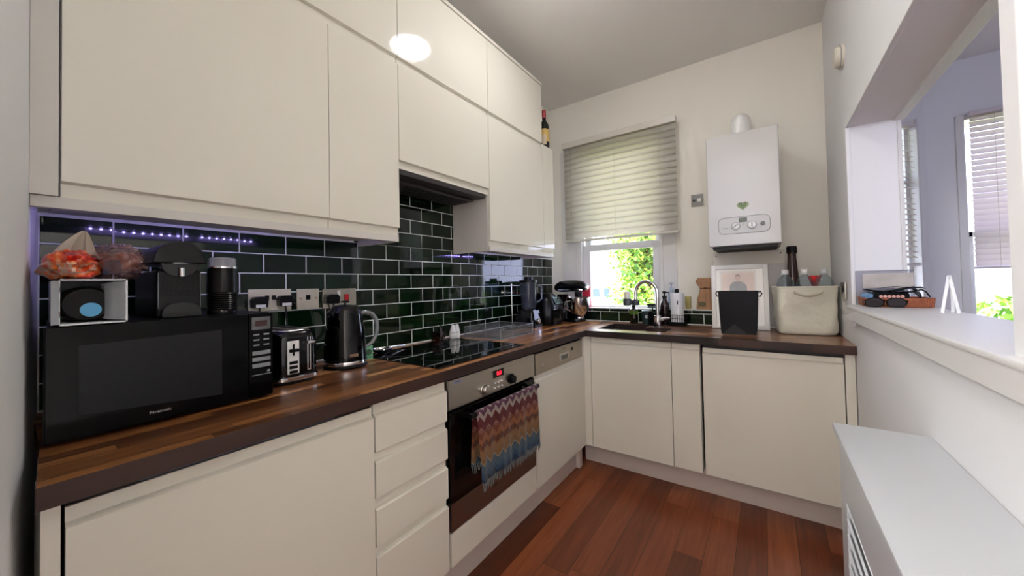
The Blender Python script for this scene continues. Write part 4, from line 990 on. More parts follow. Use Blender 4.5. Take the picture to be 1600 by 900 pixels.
# clear acrylic tray
at_ = thing('acrylic_tray', 'low clear acrylic tray beside the hob', 'tray', (0.22, 1.69, ZC))
b = MB(); th = 0.003; X0, X1, Y0, Y1, Z0, Z1 = 0.09, 0.372, 1.53, 1.856, ZC + 0.0005, 0.974
b.box(X0, X1, Y0, Y1, Z0, Z0 + th); b.box(X1 - th, X1, Y0, Y1, Z0 + th, Z1, bev=0.0008); b.box(X0, X0 + th, Y0, Y1, Z0 + th, Z1, bev=0.0008)
b.box(X0 + th, X1 - th, Y1 - th, Y1, Z0 + th, Z1, bev=0.0008); b.box(X0 + th, X1 - th, Y0, Y0 + th, Z0 + th, Z0 + 0.02, bev=0.0008)
b.build('tray', clear_mat('acrylic', (240, 243, 244), 1.5, 0.0, 0.05, (226, 228, 232)), at_)
b = MB(); e = 0.0013
b.tube([(X1, Y0, Z1), (X1, Y1, Z1), (X0, Y1, Z1), (X0, Y0, Z1)], e, 6); b.tube([(X1, Y0, Z0), (X1, Y0, Z1)], e, 6); b.tube([(X1, Y1, Z0), (X1, Y1, Z1)], e, 6); b.tube([(X0, Y0, Z0 + .002), (X1, Y0, Z0 + .002), (X1, Y1, Z0 + .002)], e, 6)
b.build('polished_edge', clear_mat('acrylic_edge', (235, 238, 240), 1.5, 0.1, 0.45, (220, 222, 224)), at_)
rh = thing('paper_towel_holder', 'empty kitchen roll holder with thin steel pole and black foot', 'roll holder', (0.13, 1.99, ZC))
MB().lathe([(0.058, 0.0005), (0.060, 0.003), (0.058, 0.008), (0.012, 0.012), (0.001, 0.012)], (0.122, 1.975, ZC), 36).build('foot', BLACKG, rh)
b = MB(); b.cyl((0.122, 1.975, ZC + 0.012), 0.0045, 0.295, 14); b.ball((0.122, 1.975, ZC + 0.31), 0.008, 14); b.build('pole', CHROME, rh)

# blender
bl_ = thing('blender', 'black blender with clear jug in front of the green tiles', 'blender', (0.15, 2.13, ZC))
BC = (0.165, 2.125, ZC)
b = MB(); rr3(b, BC[0], BC[1], 0.085, 0.080, [(0.0, ZC + 0.0005), (0.0, ZC + 0.04), (0.012, ZC + 0.10), (0.022, ZC + 0.125)], 0.03); b.build('base', BLACKG, bl_)
MB().cyl((BC[0] + 0.080, BC[1], ZC + 0.045), 0.018, 0.014, 24, 'x', bev=0.003).build('dial', CHROME, bl_)
b = MB(); b.lathe([(0.050, 0.126), (0.054, 0.14), (0.066, 0.32), (0.0655, 0.322), (0.063, 0.322), (0.051, 0.145), (0.001, 0.14)], BC, 28); b.build('jug', clear_mat('jug_clear', (186, 194, 204), 1.5, 0.03, 0.06, (170, 176, 196)), bl_)
b = MB(); b.tube([(BC[0] + 0.03, BC[1] + 0.062, ZC + 0.30), (BC[0] + 0.05, BC[1] + 0.10, ZC + 0.29), (BC[0] + 0.05, BC[1] + 0.10, ZC + 0.20), (BC[0] + 0.03, BC[1] + 0.058, ZC + 0.17)], 0.008, 10); b.build('handle', clear_mat('jug_clear2', (200, 206, 214), 1.5, 0.03, 0.3, (150, 156, 170)), bl_)
MB().lathe([(0.068, 0.3225), (0.068, 0.34), (0.030, 0.345), (0.030, 0.362), (0.001, 0.363)], BC, 28).build('lid', BLACKP, bl_)
MB().lathe([(0.014, 0.142), (0.012, 0.165), (0.002, 0.17)], BC, 8, sy=0.4).build('blades', CHROME, bl_)

# air fryer
af = thing('air_fryer', 'rounded black air fryer with sloping silver buttons on the worktop', 'air fryer', (0.17, 2.33, ZC))
AC = (0.165, 2.325)
b = MB(); rr3(b, AC[0], AC[1], 0.135, 0.118, [(0.012, ZC + 0.0005), (0.004, ZC + 0.02), (0.0, ZC + 0.07), (0.006, ZC + 0.14), (0.024, ZC + 0.195), (0.055, ZC + 0.232), (0.085, ZC + 0.243)], 0.075, 8); b.build('body', BLACKP, af)
Mf = Matrix.Translation((AC[0] + 0.117, AC[1] + 0.02, ZC + 0.182)) @ Matrix.Rotation(math.radians(-33), 4, 'Y')
b = MB(); b.box(-0.004, 0.006, -0.055, 0.055, -0.032, 0.032, bev=0.004, M=Mf); fp = b.build('control_panel', pm('fryer_panel', (92, 112, 104), 0.2, 0.6), af)
for i in range(3):
    for j in range(3):
        b = MB(); b.lathe([(0.007, 0.006), (0.007, 0.009), (0.001, 0.0095)], (0, 0, 0), 12, axis='x', M=Mf @ Matrix.Translation((0, -0.036 + 0.022 * i + 0.03, -0.018 + 0.018 * j))); b.build('button', CHROME, fp)
b = MB(); b.box(AC[0] + 0.122, AC[0] + 0.142, AC[1] - 0.085, AC[1] + 0.085, ZC + 0.03, ZC + 0.125, bev=0.008); bk = b.build('basket_front', BLACKG, af)
b = MB(); b.box(AC[0] + 0.142, AC[0] + 0.185, AC[1] - 0.018, AC[1] + 0.018, ZC + 0.09, ZC + 0.118, bev=0.006); b.build('handle', BLACKM, bk)

# stand mixer (local frame, head along +x)
mx_ = thing('stand_mixer', 'black stand mixer with mirror steel bowl in the corner by the window', 'mixer', (0.285, 2.575, ZC), math.radians(-14), local=True)
MK = pm('mixer_black', (10, 10, 12), 0.12)
b = MB(); b.prism(rrect(-0.02, 0.0, 0.28, 0.15, 0.06), 0.0005, 0.028, 'z', bev=0.006); b.build('base', MK, mx_)
b = MB(); rings = []
for z, x, hx, hy in ((0.02, -0.10, 0.05, 0.055), (0.08, -0.105, 0.036, 0.042), (0.15, -0.105, 0.035, 0.040), (0.22, -0.095, 0.045, 0.05)):
    rings.append([(x + hx * math.cos(a), hy * math.sin(a), z) for a in [2 * PI * k / 24 for k in range(24)]])
b.loft(rings); b.build('column', MK, mx_)
b = MB(); rings = []
for x, h, w, zc in ((-0.160, 0.012, 0.02, 0.272), (-0.150, 0.036, 0.044, 0.275), (-0.11, 0.050, 0.056, 0.280), (-0.03, 0.052, 0.058, 0.284), (0.06, 0.050, 0.055, 0.284), (0.12, 0.044, 0.048, 0.282), (0.152, 0.030, 0.034, 0.278), (0.158, 0.018, 0.02, 0.277)):
    rings.append([(x, w * math.cos(a), zc + h * math.sin(a) * (1 if math.sin(a) > 0 else 0.85)) for a in [2 * PI * k / 24 for k in range(24)]])
b.loft(rings); b.build('motor_head', MK, mx_)
b = MB(); b.prism(rrect(0.0, 0.0, 0.29, 0.108, 0.05), 0.2545, 0.262, 'z'); b.build('trim_band', CHROME, mx_)
MB().lathe([(0.019, 0), (0.019, 0.014), (0.014, 0.020), (0.001, 0.020)], (0.154, 0, 0.277), 22, axis='x').build('hub_cap', CHROME, mx_)
MB().lathe([(0.030, 0.20), (0.032, 0.24)], (0.075, 0, 0), 24).build('planetary_ring', BLACKM, mx_)
b = MB(); b.lathe([(0.045, 0.030), (0.042, 0.040), (0.050, 0.05), (0.085, 0.085), (0.104, 0.14), (0.110, 0.195), (0.113, 0.198), (0.108, 0.198), (0.101, 0.14), (0.08, 0.09), (0.04, 0.056), (0.001, 0.052)], (0.075, 0, 0), 40)
for v in b.bm.verts: v.co.x = 0.075 + (v.co.x - 0.075) * 0.86; v.co.y *= 0.86
b.build('bowl', pm('bowl_steel', (206, 204, 204), 0.16, 1.0), mx_)
b = MB(); b.tube([(0.06, -0.092, 0.17), (0.05, -0.135, 0.165), (0.045, -0.14, 0.12), (0.055, -0.085, 0.09)], 0.006, 10); b.build('bowl_handle', CHROME, mx_)
MB().lathe([(0.016, 0), (0.016, 0.006), (0.001, 0.008)], (-0.02, -0.05, 0.285), 18, axis='y', M=Matrix.Identity(4)).build('speed_knob', CHROME, mx_)

# red book or carton on the ledge beside the mixer
bk_ = thing('cookbook', 'thin red and pink book standing on the ledge at the window corner', 'book', (0.36, 2.72, 1.018))
b = MB(); b.box(0.302, 0.394, 2.700, 2.716, 1.0182, 1.190, bev=0.001); b.build('cover', [pm('book_red', (206, 42, 66), 0.5)], bk_)
text('lettering', 'CUISINE', 0.016, pm('book_gold', (236, 150, 110), 0.5), bk_, (0.352, 2.6993, 1.162), FACE_Y)
MB().box(0.302, 0.394, 2.6992, 2.6999, 1.019, 1.06).build('lower_band', pm('book_magenta', (196, 60, 128), 0.5), bk_)
# ================================================================== AROUND THE SINK
tp = thing('tap', 'tall chrome swan-neck tap with filter attached at the spout', 'tap', (1.0, 2.455, ZC))
b = MB(); b.cyl((1.0, 2.455, ZC + 0.0005), 0.034, 0.006, 32, bev=0.002); b.cyl((1.0, 2.455, ZC + 0.006), 0.024, 0.075, 28, bev=0.003); b.build('base', CHROME, tp)
pts = [(1.0, 2.455, ZC + 0.08), (1.0, 2.455, ZC + 0.17), (1.0, 2.455, ZC + 0.22)]
for i in range(1, 13):
    a = PI * i / 12; pts.append((1.0 - 0.073 + 0.073 * math.cos(a), 2.455 - 0.0, ZC + 0.235 + 0.078 * math.sin(a)))
pts += [(0.854, 2.455, ZC + 0.20), (0.852, 2.455, ZC + 0.185)]
b = MB(); b.tube(pts, 0.0125, 16); b.build('spout', CHROME, tp)
b = MB(); b.tube([(1.015, 2.45, ZC + 0.055), (1.045, 2.44, ZC + 0.060), (1.085, 2.43, ZC + 0.066)], 0.008, 12, rr=[0.012, 0.009, 0.008]); b.build('lever', CHROME, tp)
b = MB(); b.lathe([(0.018, 0), (0.024, 0.004), (0.024, 0.036), (0.018, 0.042)], (0.852, 2.455, ZC + 0.145), 24)
b.tube([(0.852, 2.455, ZC + 0.165), (0.80, 2.455, ZC + 0.168)], 0.016, 14)
b.lathe([(0.022, -0.02), (0.030, -0.015), (0.032, 0.02), (0.028, 0.03)], (0.792, 2.455, ZC + 0.163), 28); flt = b.build('filter_body', pm('filter_dark', (66, 70, 72), 0.3), tp)
b = MB(); b.lathe([(0.022, 0), (0.023, 0.004), (0.023, 0.042), (0.018, 0.050), (0.001, 0.053)], (0.792, 2.455, ZC + 0.193), 28); b.build('filter_cartridge', pm('cartridge', (226, 222, 208), 0.3), flt)

gb = thing('soap_bottle', 'green washing-up bottle with black pump behind the sink', 'bottle', (0.806, 2.60, ZC))
gc = (0.790, 2.60, ZC)
b = MB(); b.lathe([(0.028, 0.0005), (0.030, 0.006), (0.030, 0.095), (0.026, 0.108), (0.012, 0.118)], gc, 26); b.build('body', pm('soap_green', (30, 34, 14), 0.12, coat=0.5), gb)
MB().lathe([(0.0305, 0.070), (0.0305, 0.098)], gc, 26).build('label_band', pm('soap_lime', (84, 110, 24), 0.3), gb)
b = MB(); b.lathe([(0.012, 0.118), (0.013, 0.136), (0.006, 0.142), (0.006, 0.160), (0.016, 0.164), (0.001, 0.170)], gc, 18); b.build('pump', BLACKM, gb)
cu = thing('dark_canister', 'dark teal lidded canister with small white label behind the tap', 'canister', (0.89, 2.61, ZC))
cc = (0.885, 2.612, ZC)
b = MB(); b.lathe([(0.034, 0.0005), (0.036, 0.01), (0.038, 0.08), (0.036, 0.086), (0.03, 0.088)], cc, 28); b.build('body', pm('canister_teal', (46, 62, 68), 0.3), cu)
MB().lathe([(0.038, 0.086), (0.039, 0.096), (0.03, 0.102), (0.001, 0.103)], cc, 28).build('lid', pm('lid_teal', (60, 78, 84), 0.35), cu)
MB().box(cc[0] - 0.004, cc[0] + 0.012, cc[1] - 0.0385, cc[1] - 0.037, ZC + 0.045, ZC + 0.068).build('label_patch', WHITEP, cu)
# black wire sink caddy
def wire_basket(b, x0, x1, y0, y1, z0, z1, r=0.0018, step=0.014, mid=1):
    for z in [z0 + r, z1] + [z0 + (z1 - z0) * (k + 1) / (mid + 1) for k in range(mid)]:
        b.tube([(x0, y0, z), (x1, y0, z), (x1, y1, z), (x0, y1, z)], r * 1.2, 6, closed=True)
    n = int((x1 - x0) / step)
    for i in range(n + 1):
        x = x0 + (x1 - x0) * i / n; b.tube([(x, y0, z1), (x, y0, z0 + r), (x, y1, z0 + r), (x, y1, z1)], r, 5)
    n = int((y1 - y0) / step)
    for i in range(1, n):
        y = y0 + (y1 - y0) * i / n; b.tube([(x0, y, z1), (x0, y, z0 + r), (x1, y, z0 + r), (x1, y, z1)], r, 5)
ca = thing('sink_caddy', 'black wire caddy with a brush beside the tap', 'caddy', (0.95, 2.56, ZC))
b = MB(); wire_basket(b, 0.925, 0.972, 2.50, 2.60, ZC + 0.0005, ZC + 0.095); b.build('basket', BLACKM, ca)
b = MB(); b.tube([(0.925, 2.55, ZC + 0.095), (0.925, 2.55, ZC + 0.125), (0.972, 2.55, ZC + 0.125), (0.972, 2.55, ZC + 0.095)], 0.003, 8); b.build('hoop', BLACKM, ca)
br_ = thing('washing_brush', 'black flat-headed washing brush standing in the wire caddy', 'brush', (0.95, 2.55, ZC + 0.01))
b = MB(); b.tube([(0.945, 2.55, ZC + 0.006), (0.940, 2.55, ZC + 0.14)], 0.005, 8); b.build('handle', BLACKM, br_)
b = MB(); b.box(0.905, 0.972, 2.535, 2.565, ZC + 0.14, ZC + 0.152, bev=0.004); b.build('head', BLACKM, br_)
b = MB()
for i in range(10):
    for j in range(4): b.tube([(0.910 + i * 0.0062, 2.540 + j * 0.007, ZC + 0.141), (0.911 + i * 0.0062, 2.540 + j * 0.007, ZC + 0.122)], 0.0012, 4)
b.build('bristles', pm('bristle_grey', (120, 140, 140), 0.7), br_)
db = thing('spray_bottle', 'dark brown bottle with black pump right of the tap', 'bottle', (1.04, 2.58, ZC))
dc = (1.008, 2.625, ZC)
b = MB(); b.lathe([(0.030, 0.0005), (0.033, 0.006), (0.033, 0.13), (0.030, 0.155), (0.014, 0.175), (0.014, 0.19)], dc, 28); b.build('body', pm('bottle_brown', (30, 14, 16), 0.12), db)
b = MB(); b.lathe([(0.016, 0.188), (0.017, 0.205), (0.006, 0.208), (0.006, 0.222), (0.018, 0.226), (0.012, 0.238), (0.001, 0.24)], dc, 20); b.tube([(dc[0], dc[1], ZC + 0.23), (dc[0] + 0.03, dc[1] - 0.01, ZC + 0.232), (dc[0] + 0.036, dc[1] - 0.012, ZC + 0.222)], 0.004, 8); b.build('pump', BLACKM, db)
wd = thing('glass_soap_bottle', 'tall clear pump bottle on the ledge behind the dark bottle', 'bottle', (1.03, 2.73, 1.018))
wc = (1.035, 2.735, 1.0182)
b = MB(); b.lathe([(0.026, 0), (0.028, 0.005), (0.028, 0.11), (0.018, 0.135), (0.012, 0.145)], wc, 24); b.build('glass', clear_mat('bottle_clear', (226, 232, 240), 1.5, 0.02, 0.12, (220, 226, 240)), wd)
b = MB(); b.lathe([(0.014, 0.145), (0.014, 0.160), (0.005, 0.163), (0.005, 0.18), (0.020, 0.183), (0.018, 0.192), (0.001, 0.194)], wc, 18); b.build('pump', clear_mat('pump_clear', (220, 224, 232), 1.5, 0.05, 0.4, (224, 228, 236)), wd)
rb = thing('wire_basket', 'black wire basket holding a kitchen roll', 'basket', (1.09, 2.60, ZC))
b = MB(); wire_basket(b, 1.045, 1.150, 2.560, 2.655, ZC + 0.0005, ZC + 0.075, mid=2); b.build('basket', BLACKM, rb)
b = MB(); b.box(1.045, 1.150, 2.560, 2.655, ZC + 0.001, ZC + 0.022, bev=0.003); b.build('tray', BLACKM, rb)
kr = thing('kitchen_roll', 'white kitchen roll on a black peg standing in the wire basket', 'kitchen roll', (1.097, 2.607, ZC + 0.022))
KR = (1.097, 2.607, ZC + 0.0225)
b = MB(); b.lathe([(0.020, 0.001), (0.041, 0.0), (0.043, 0.004), (0.043, 0.200), (0.041, 0.205), (0.020, 0.204)], KR, 32); b.build('paper', pm('paper_white', (236, 236, 238), 0.85, bump=(80, 0.2)), kr)
b = MB(); b.cyl((KR[0], KR[1], KR[2] + 0.0), 0.012, 0.205, 16); b.box(KR[0] - 0.013, KR[0] + 0.013, KR[1] - 0.013, KR[1] + 0.013, KR[2] + 0.205, KR[2] + 0.232, bev=0.002); b.build('peg', BLACKM, kr)
MB().box(KR[0] + 0.006, KR[0] + 0.014, KR[1] - 0.0435, KR[1] - 0.042, KR[2] + 0.125, KR[2] + 0.152).build('print_mark', pm('mark_grey', (80, 82, 86), 0.6), kr)
jr = thing('candle_jar', 'small pale yellow jar on the ledge behind the kitchen roll', 'jar', (1.17, 2.73, 1.018))
for x, s_, nm in ((1.150, 0.092, 'jar'),):
    b = MB(); b.box(x - 0.020, x + 0.018, 2.715, 2.75, 1.0182, 1.0182 + s_, bev=0.004); b.build('glass', clear_mat('jar_glass', (226, 220, 176), 1.5, 0.03, 0.35, (206, 196, 140)), jr)
    MB().box(x - 0.017, x + 0.015, 2.718, 2.747, 1.021, 1.075, bev=0.003).build('wax', pm('wax_yellow', (206, 186, 112), 0.5), jr)
cb = thing('coffee_bag', 'brown paper coffee bag tied at the neck on the ledge', 'bag', (1.26, 2.73, 1.018))
KRAFT = pm('kraft_paper', (176, 132, 98), 0.75, bump=(30, 0.5), vary=(14, 0.12))
b = MB(); rings = []
for z, hx, hy, dx in ((0.0, 0.056, 0.026, 0), (0.01, 0.058, 0.028, 0), (0.07, 0.053, 0.027, 0.003), (0.125, 0.040, 0.02, 0.006), (0.150, 0.034, 0.014, 0.004), (0.175, 0.045, 0.016, -0.002), (0.20, 0.056, 0.018, -0.004), (0.222, 0.050, 0.016, 0.008)):
    rings.append([(1.262 + dx + hx * math.copysign(abs(math.cos(a)) ** 0.5, math.cos(a)) * (1 + 0.05 * math.sin(7 * a + z * 40)), 2.725 + hy * math.copysign(abs(math.sin(a)) ** 0.6, math.sin(a)) * (1 + 0.12 * math.sin(9 * a + z * 20)), 1.0182 + z) for a in [2 * PI * k / 48 for k in range(48)]])
b.loft(rings); b.build('bag', KRAFT, cb)
b = MB(); b.tube([(1.266 + 0.036 * math.cos(a), 2.725 + 0.018 * math.sin(a), 1.168) for a in [2 * PI * k / 20 for k in range(20)]], 0.003, 6, closed=True)
b.tube([(1.275, 2.705, 1.168), (1.265, 2.700, 1.178), (1.256, 2.702, 1.168), (1.268, 2.70, 1.160)], 0.0025, 6); b.build('string', pm('string_brown', (110, 70, 44), 0.8), cb)
MB().box(1.222, 1.268, 2.695, 2.6962, 1.040, 1.072).build('printed_label', pm('label_olive', (112, 104, 74), 0.7), cb)

# picture frame leaning on the pipe cover
pf = thing('picture_frame', 'white framed portrait print leaning on the wall below the boiler', 'picture', (1.48, 2.55, ZC), local=True)
pf.rotation_euler = (math.radians(-7), 0, math.radians(3))
FW = pm('frame_white', (230, 228, 222), 0.3)
b = MB(); w2, hh = 0.157, 0.408
for q in ((-w2, -w2 + 0.026, 0.0, hh), (w2 - 0.026, w2, 0.0, hh), (-w2 + 0.026, w2 - 0.026, hh - 0.026, hh), (-w2 + 0.026, w2 - 0.026, 0.0, 0.026)): b.box(q[0], q[1], -0.012, 0.012, q[2], q[3], bev=0.002)
b.build('frame', FW, pf)
MB().box(-w2 + 0.02, w2 - 0.02, 0.0, 0.004, 0.02, hh - 0.02).build('mount', pm('mount_white', (228, 224, 214), 0.7), pf)
b = MB(); bx0, bx1, bz0, bz1 = -0.097, 0.083, 0.15, 0.358
for q in ((bx0 - 0.012, bx0, bz0, bz1 + 0.012), (bx1, bx1 + 0.012, bz0, bz1 + 0.012), (bx0, bx1, bz1, bz1 + 0.012)): b.box(q[0], q[1], -0.0022, 0.0, q[2], q[3])
b.build('mount_bevel', pm('bevel_cream', (206, 200, 186), 0.6), pf)
MB().box(bx0, bx1, -0.0015, 0.0, bz0, bz1).build('print', pm('print_blush', (206, 178, 160), 0.7, vary=(9, 0.06)), pf)
b = MB(); b.prism([(-0.055, 0.15), (-0.052, 0.272), (-0.04, 0.292), (-0.018, 0.304), (0.006, 0.304), (0.03, 0.290), (0.042, 0.268), (0.046, 0.15)], -0.0024, -0.0014, 'y'); b.build('printed_jacket', pm('print_grey', (92, 92, 98), 0.7), pf)
b = MB(); b.prism([(-0.006 + 0.0135 * math.cos(a), 0.326 + 0.018 * math.sin(a)) for a in [2 * PI * k / 24 for k in range(24)]], -0.0026, -0.0014, 'y'); b.prism([(-0.012, 0.312), (0.0, 0.312), (0.003, 0.30), (-0.015, 0.30)], -0.0026, -0.0014, 'y'); b.build('printed_face', pm('print_skin', (186, 140, 116), 0.7), pf)
b = MB(); b.prism([(-0.020, 0.331), (-0.018, 0.343), (-0.006, 0.349), (0.007, 0.342), (0.009, 0.331), (0.002, 0.336), (-0.012, 0.336)], -0.0030, -0.0026, 'y'); b.build('printed_hair', pm('print_hair', (110, 72, 50), 0.7), pf)
MB().box(-w2 + 0.024, w2 - 0.024, -0.006, -0.005, 0.024, hh - 0.024).build('glazing', GLASS, pf)

# black carrier bag
bb = thing('carrier_bag', 'stiff black carrier bag with side loops in front of the portrait', 'bag', (1.485, 2.36, ZC), math.radians(0), local=True)
BK = pm('bag_black', (6, 7, 11), 0.6, spec=0.25, bump=(18, 0.15))
b = MB(); rings = []
for z, w, d in ((0.0005, 0.086, 0.064), (0.03, 0.090, 0.064), (0.13, 0.095, 0.060), (0.246, 0.100, 0.050)):
    r = []
    for (px, py) in ((-1, -1), (-0.33, -1.0), (0.02, -1.03), (0.42, -1), (1, -1), (1, -0.3), (0.93, 0.0), (1, 0.4), (1, 1), (0, 1.0), (-1, 1), (-1, 0.4), (-0.93, 0), (-1, -0.3)):
        k = 1 + 0.0 * z; r.append((px * w, py * d - (0.006 if abs(px) < 0.5 and py < -0.9 and z > 0.1 else 0), z))
    rings.append(r)
inner = [[(x * 0.97, y * 0.96, z) for x, y, z in ring] for ring in rings[::-1]]; inner[-1] = [(x, y, 0.004) for x, y, z in inner[-1]]
b.loft(rings + inner, cap=True); b.build('bag_body', BK, bb, smooth=20)
b = MB()
for s_ in (-1, 1): b.tube([(s_ * 0.096, 0, 0.236), (s_ * 0.110, 0, 0.243), (s_ * 0.117, 0, 0.230), (s_ * 0.110, 0, 0.214), (s_ * 0.096, 0, 0.216)], 0.0035, 8)
b.build('handle_loop', BK, bb)
b = MB(); b.prism([(-0.082, 0.0), (-0.02, 0.058), (0.045, 0.0)], -0.0690, -0.0672, 'y'); b.build('folded_gusset', pm('bag_fold', (9, 10, 15), 0.55), bb)

# cream basket
cb_ = thing('storage_basket', 'cream soft leather basket with rope handle full of bottles', 'basket', (1.80, 2.51, ZC), math.radians(5), local=True)
CL = pm('leather_cream', (216, 212, 194), 0.38, bump=(11, 0.9))
from mathutils import noise as _nz
def basket_ring(z, w, d, sag=0.0, n=96, wob=0.007):
    r = []
    for k in range(n):
        a = 2 * PI * k / n; ex = 0.28
        x = w * math.copysign(abs(math.cos(a)) ** ex, math.cos(a)); y = d * math.copysign(abs(math.sin(a)) ** ex, math.sin(a))
        nn = _nz.noise(Vector((x * 14, y * 14, z * 14 + 3))) * wob * 2
        r.append((x * (1 + nn / w), y * (1 + nn / d), z + sag * math.sin(a * 2 + 1)))
    return r
b = MB(); rg = [basket_ring(*q) for q in ((0.0005, 0.118, 0.088), (0.004, 0.128, 0.098), (0.02, 0.134, 0.104), (0.06, 0.138, 0.106), (0.10, 0.139, 0.104), (0.14, 0.137, 0.104), (0.19, 0.138, 0.105), (0.245, 0.139, 0.106), (0.262, 0.1395, 0.1065), (0.268, 0.139, 0.106))]
rin = [basket_ring(*q) for q in ((0.268, 0.134, 0.101), (0.25, 0.132, 0.099), (0.10, 0.130, 0.095), (0.006, 0.118, 0.088))]
b.loft(rg + rin); b.build('basket_body', CL, cb_, smooth=60)
b = MB(); b.tube([(x, y, 0.262) for x, y, z in basket_ring(0.262, 0.1405, 0.1075)], 0.003, 6, closed=True); b.build('rim_seam', pm('leather_seam', (222, 218, 202), 0.45), cb_)
b = MB(); N_ = 60
for ph in (0, 2.1, 4.2):
    pts = []
    for i in range(N_ + 1):
        u = i / N_; x = -0.060 + 0.125 * u; z = 0.236 - 0.020 * math.sin(PI * u); y = -0.112 - 0.006 * math.sin(PI * u)
        pts.append((x, y + 0.0035 * math.cos(u * 34 + ph), z + 0.0035 * math.sin(u * 34 + ph)))
    b.tube(pts, 0.0048, 7)
b.build('rope_handle', pm('rope', (196, 188, 168), 0.8), cb_)
WB = clear_mat('water_bottle', (222, 230, 234), 1.45, 0.02, 0.10, (196, 204, 208))
for x, y, lab, cap in ((1.716, 2.47, 'clear plastic bottle nearest the portrait in the cream basket', (226, 226, 226)), (1.806, 2.48, 'clear plastic bottle with white cap in the middle of the cream basket', (238, 236, 232)), (1.890, 2.475, 'clear plastic bottle at the socket end of the cream basket', (214, 218, 216))):
    t = thing('plastic_bottle', lab, 'bottle', (x, y, ZC + 0.008), 0, 'plastic bottles in the cream basket')
    b = MB(); b.lathe([(0.034, 0), (0.042, 0.008), (0.042, 0.225), (0.043, 0.262), (0.040, 0.285), (0.030, 0.308), (0.016, 0.322), (0.014, 0.334)], (x, y, ZC + 0.007), 30); b.build('bottle_body', WB, t)
    b = MB(); b.lathe([(0.016, 0.334), (0.0165, 0.337), (0.0165, 0.352), (0.014, 0.355), (0.001, 0.355)], (x, y, ZC + 0.007), 20); b.lathe([(0.019, 0.328), (0.019, 0.332)], (x, y, ZC + 0.007), 20); b.build('cap', pm('cap_%d' % cap[0], cap, 0.4), t)
wb = thing('brown_bottle', 'tall dark brown bottle with black cap rising from the cream basket', 'bottle', (1.76, 2.55, ZC + 0.008))
w_ = (1.755, 2.552, ZC + 0.008)
b = MB(); b.lathe([(0.035, 0), (0.037, 0.005), (0.037, 0.25), (0.033, 0.30), (0.026, 0.36), (0.022, 0.42), (0.021, 0.45)], w_, 28); b.build('glass', pm('bottle_umber', (54, 30, 24), 0.18), wb)
MB().lathe([(0.023, 0.450), (0.026, 0.456), (0.026, 0.488), (0.022, 0.494), (0.001, 0.495)], w_, 24).build('cap', BLACKM, wb)
rf = thing('red_funnel', 'bright red plastic piece poking out between the bottles', 'plastic item', (1.855, 2.545, ZC + 0.01))
b = MB(); b.lathe([(0.006, 0.0), (0.007, 0.24), (0.034, 0.316), (0.033, 0.318), (0.001, 0.26)], (1.856, 2.545, ZC + 0.008), 24, sy=0.6); b.build('funnel', pm('plastic_red', (214, 30, 34), 0.35), rf)

# wine bottle
wn_ = thing('wine_bottle', 'dark red wine bottle with cream label on the end wall cabinet', 'bottle', (0.255, 2.252, 2.2325))
w_ = (0.255, 2.252, 2.2325)
b = MB(); b.lathe([(0.034, 0.0), (0.037, 0.004), (0.037, 0.17), (0.032, 0.195), (0.016, 0.222), (0.0145, 0.24)], w_, 28); b.build('glass', pm('wine_glass_dark', (10, 14, 12), 0.08), wn_)
MB().lathe([(0.0155, 0.24), (0.0155, 0.30), (0.013, 0.302), (0.001, 0.302)], w_, 22).build('foil_capsule', pm('foil_red', (150, 26, 34), 0.3), wn_)
b = MB(); b.lathe([(0.0375, 0.055), (0.0375, 0.15)], w_, 28, cap=False); lb = b.build('label_paper', pm('wine_label', (206, 172, 96), 0.6), wn_)
b = MB()
for a in range(-6, 4):
    pass
b.sheet([[(w_[0] + 0.0379 * math.cos(t_), w_[1] + 0.0379 * math.sin(t_), w_[2] + z) for z in (0.03, 0.105 - 0.0 * k)] for k, t_ in enumerate([-1.5 + 0.11 * i for i in range(9)])]); b.build('inner_label', pm('wine_label_inner', (196, 178, 150), 0.6), lb)

# ================================================================== SERVING SILL THINGS
SZ = 1.1003
wt_ = thing('wicker_tray', 'shallow wicker tray full of small items on the serving sill', 'tray', (2.06, 2.0, SZ), math.radians(0), local=True)
wt_.location = (2.066, 2.020, SZ); 
WK = pm('wicker', (150, 84, 52), 0.6, bump=(120, 0.6), vary=(60, 0.35))
TWX, TWY = 0.096, 0.080
b = MB()
P = rrect(0, 0, 2 * TWX, 2 * TWY, 0.03)
b.prism(P, 0.0, 0.006, 'z')
for k in range(5): b.tube([(x * (1 + 0.008 * k), y * (1 + 0.008 * k), 0.006 + 0.0068 * k) for x, y in P], 0.0042, 6, closed=True)
n = len(P)
for i in range(0, n): b.tube([(P[i][0] * 1.02, P[i][1] * 1.02, 0.002), (P[i][0] * 1.06, P[i][1] * 1.06, 0.037)], 0.0024, 5)
b.build('woven_body', WK, wt_)
def on_tray(name, label, cat): return thing(name, label, cat, (2.066, 2.020, SZ), 0, None, local=True)
t = on_tray('folded_cloth', 'light blue folded cloth at the basket end of the wicker tray', 'cloth')
b = MB(); blob(b, (-0.078, 0.01, 0.038), (0.022, 0.045, 0.018), 4.4, 0.2, 28, 2.5); b.build('fabric', pm('cloth_blue', (120, 160, 200), 0.8), t)
t = on_tray('magazine_stack', 'dark rumpled magazine lying across the wicker tray', 'magazine')
b = MB(); b.sheet([[(-0.088 + 0.17 * i / 10, -0.05 + 0.10 * j / 5, 0.070 - 0.008 * math.sin(i * 0.5) + 0.004 * math.sin(j * 1.3 + i)) for i in range(11)] for j in range(6)], 0.006); b.build('pages', pm('pages_dark', (52, 58, 74), 0.35), t)
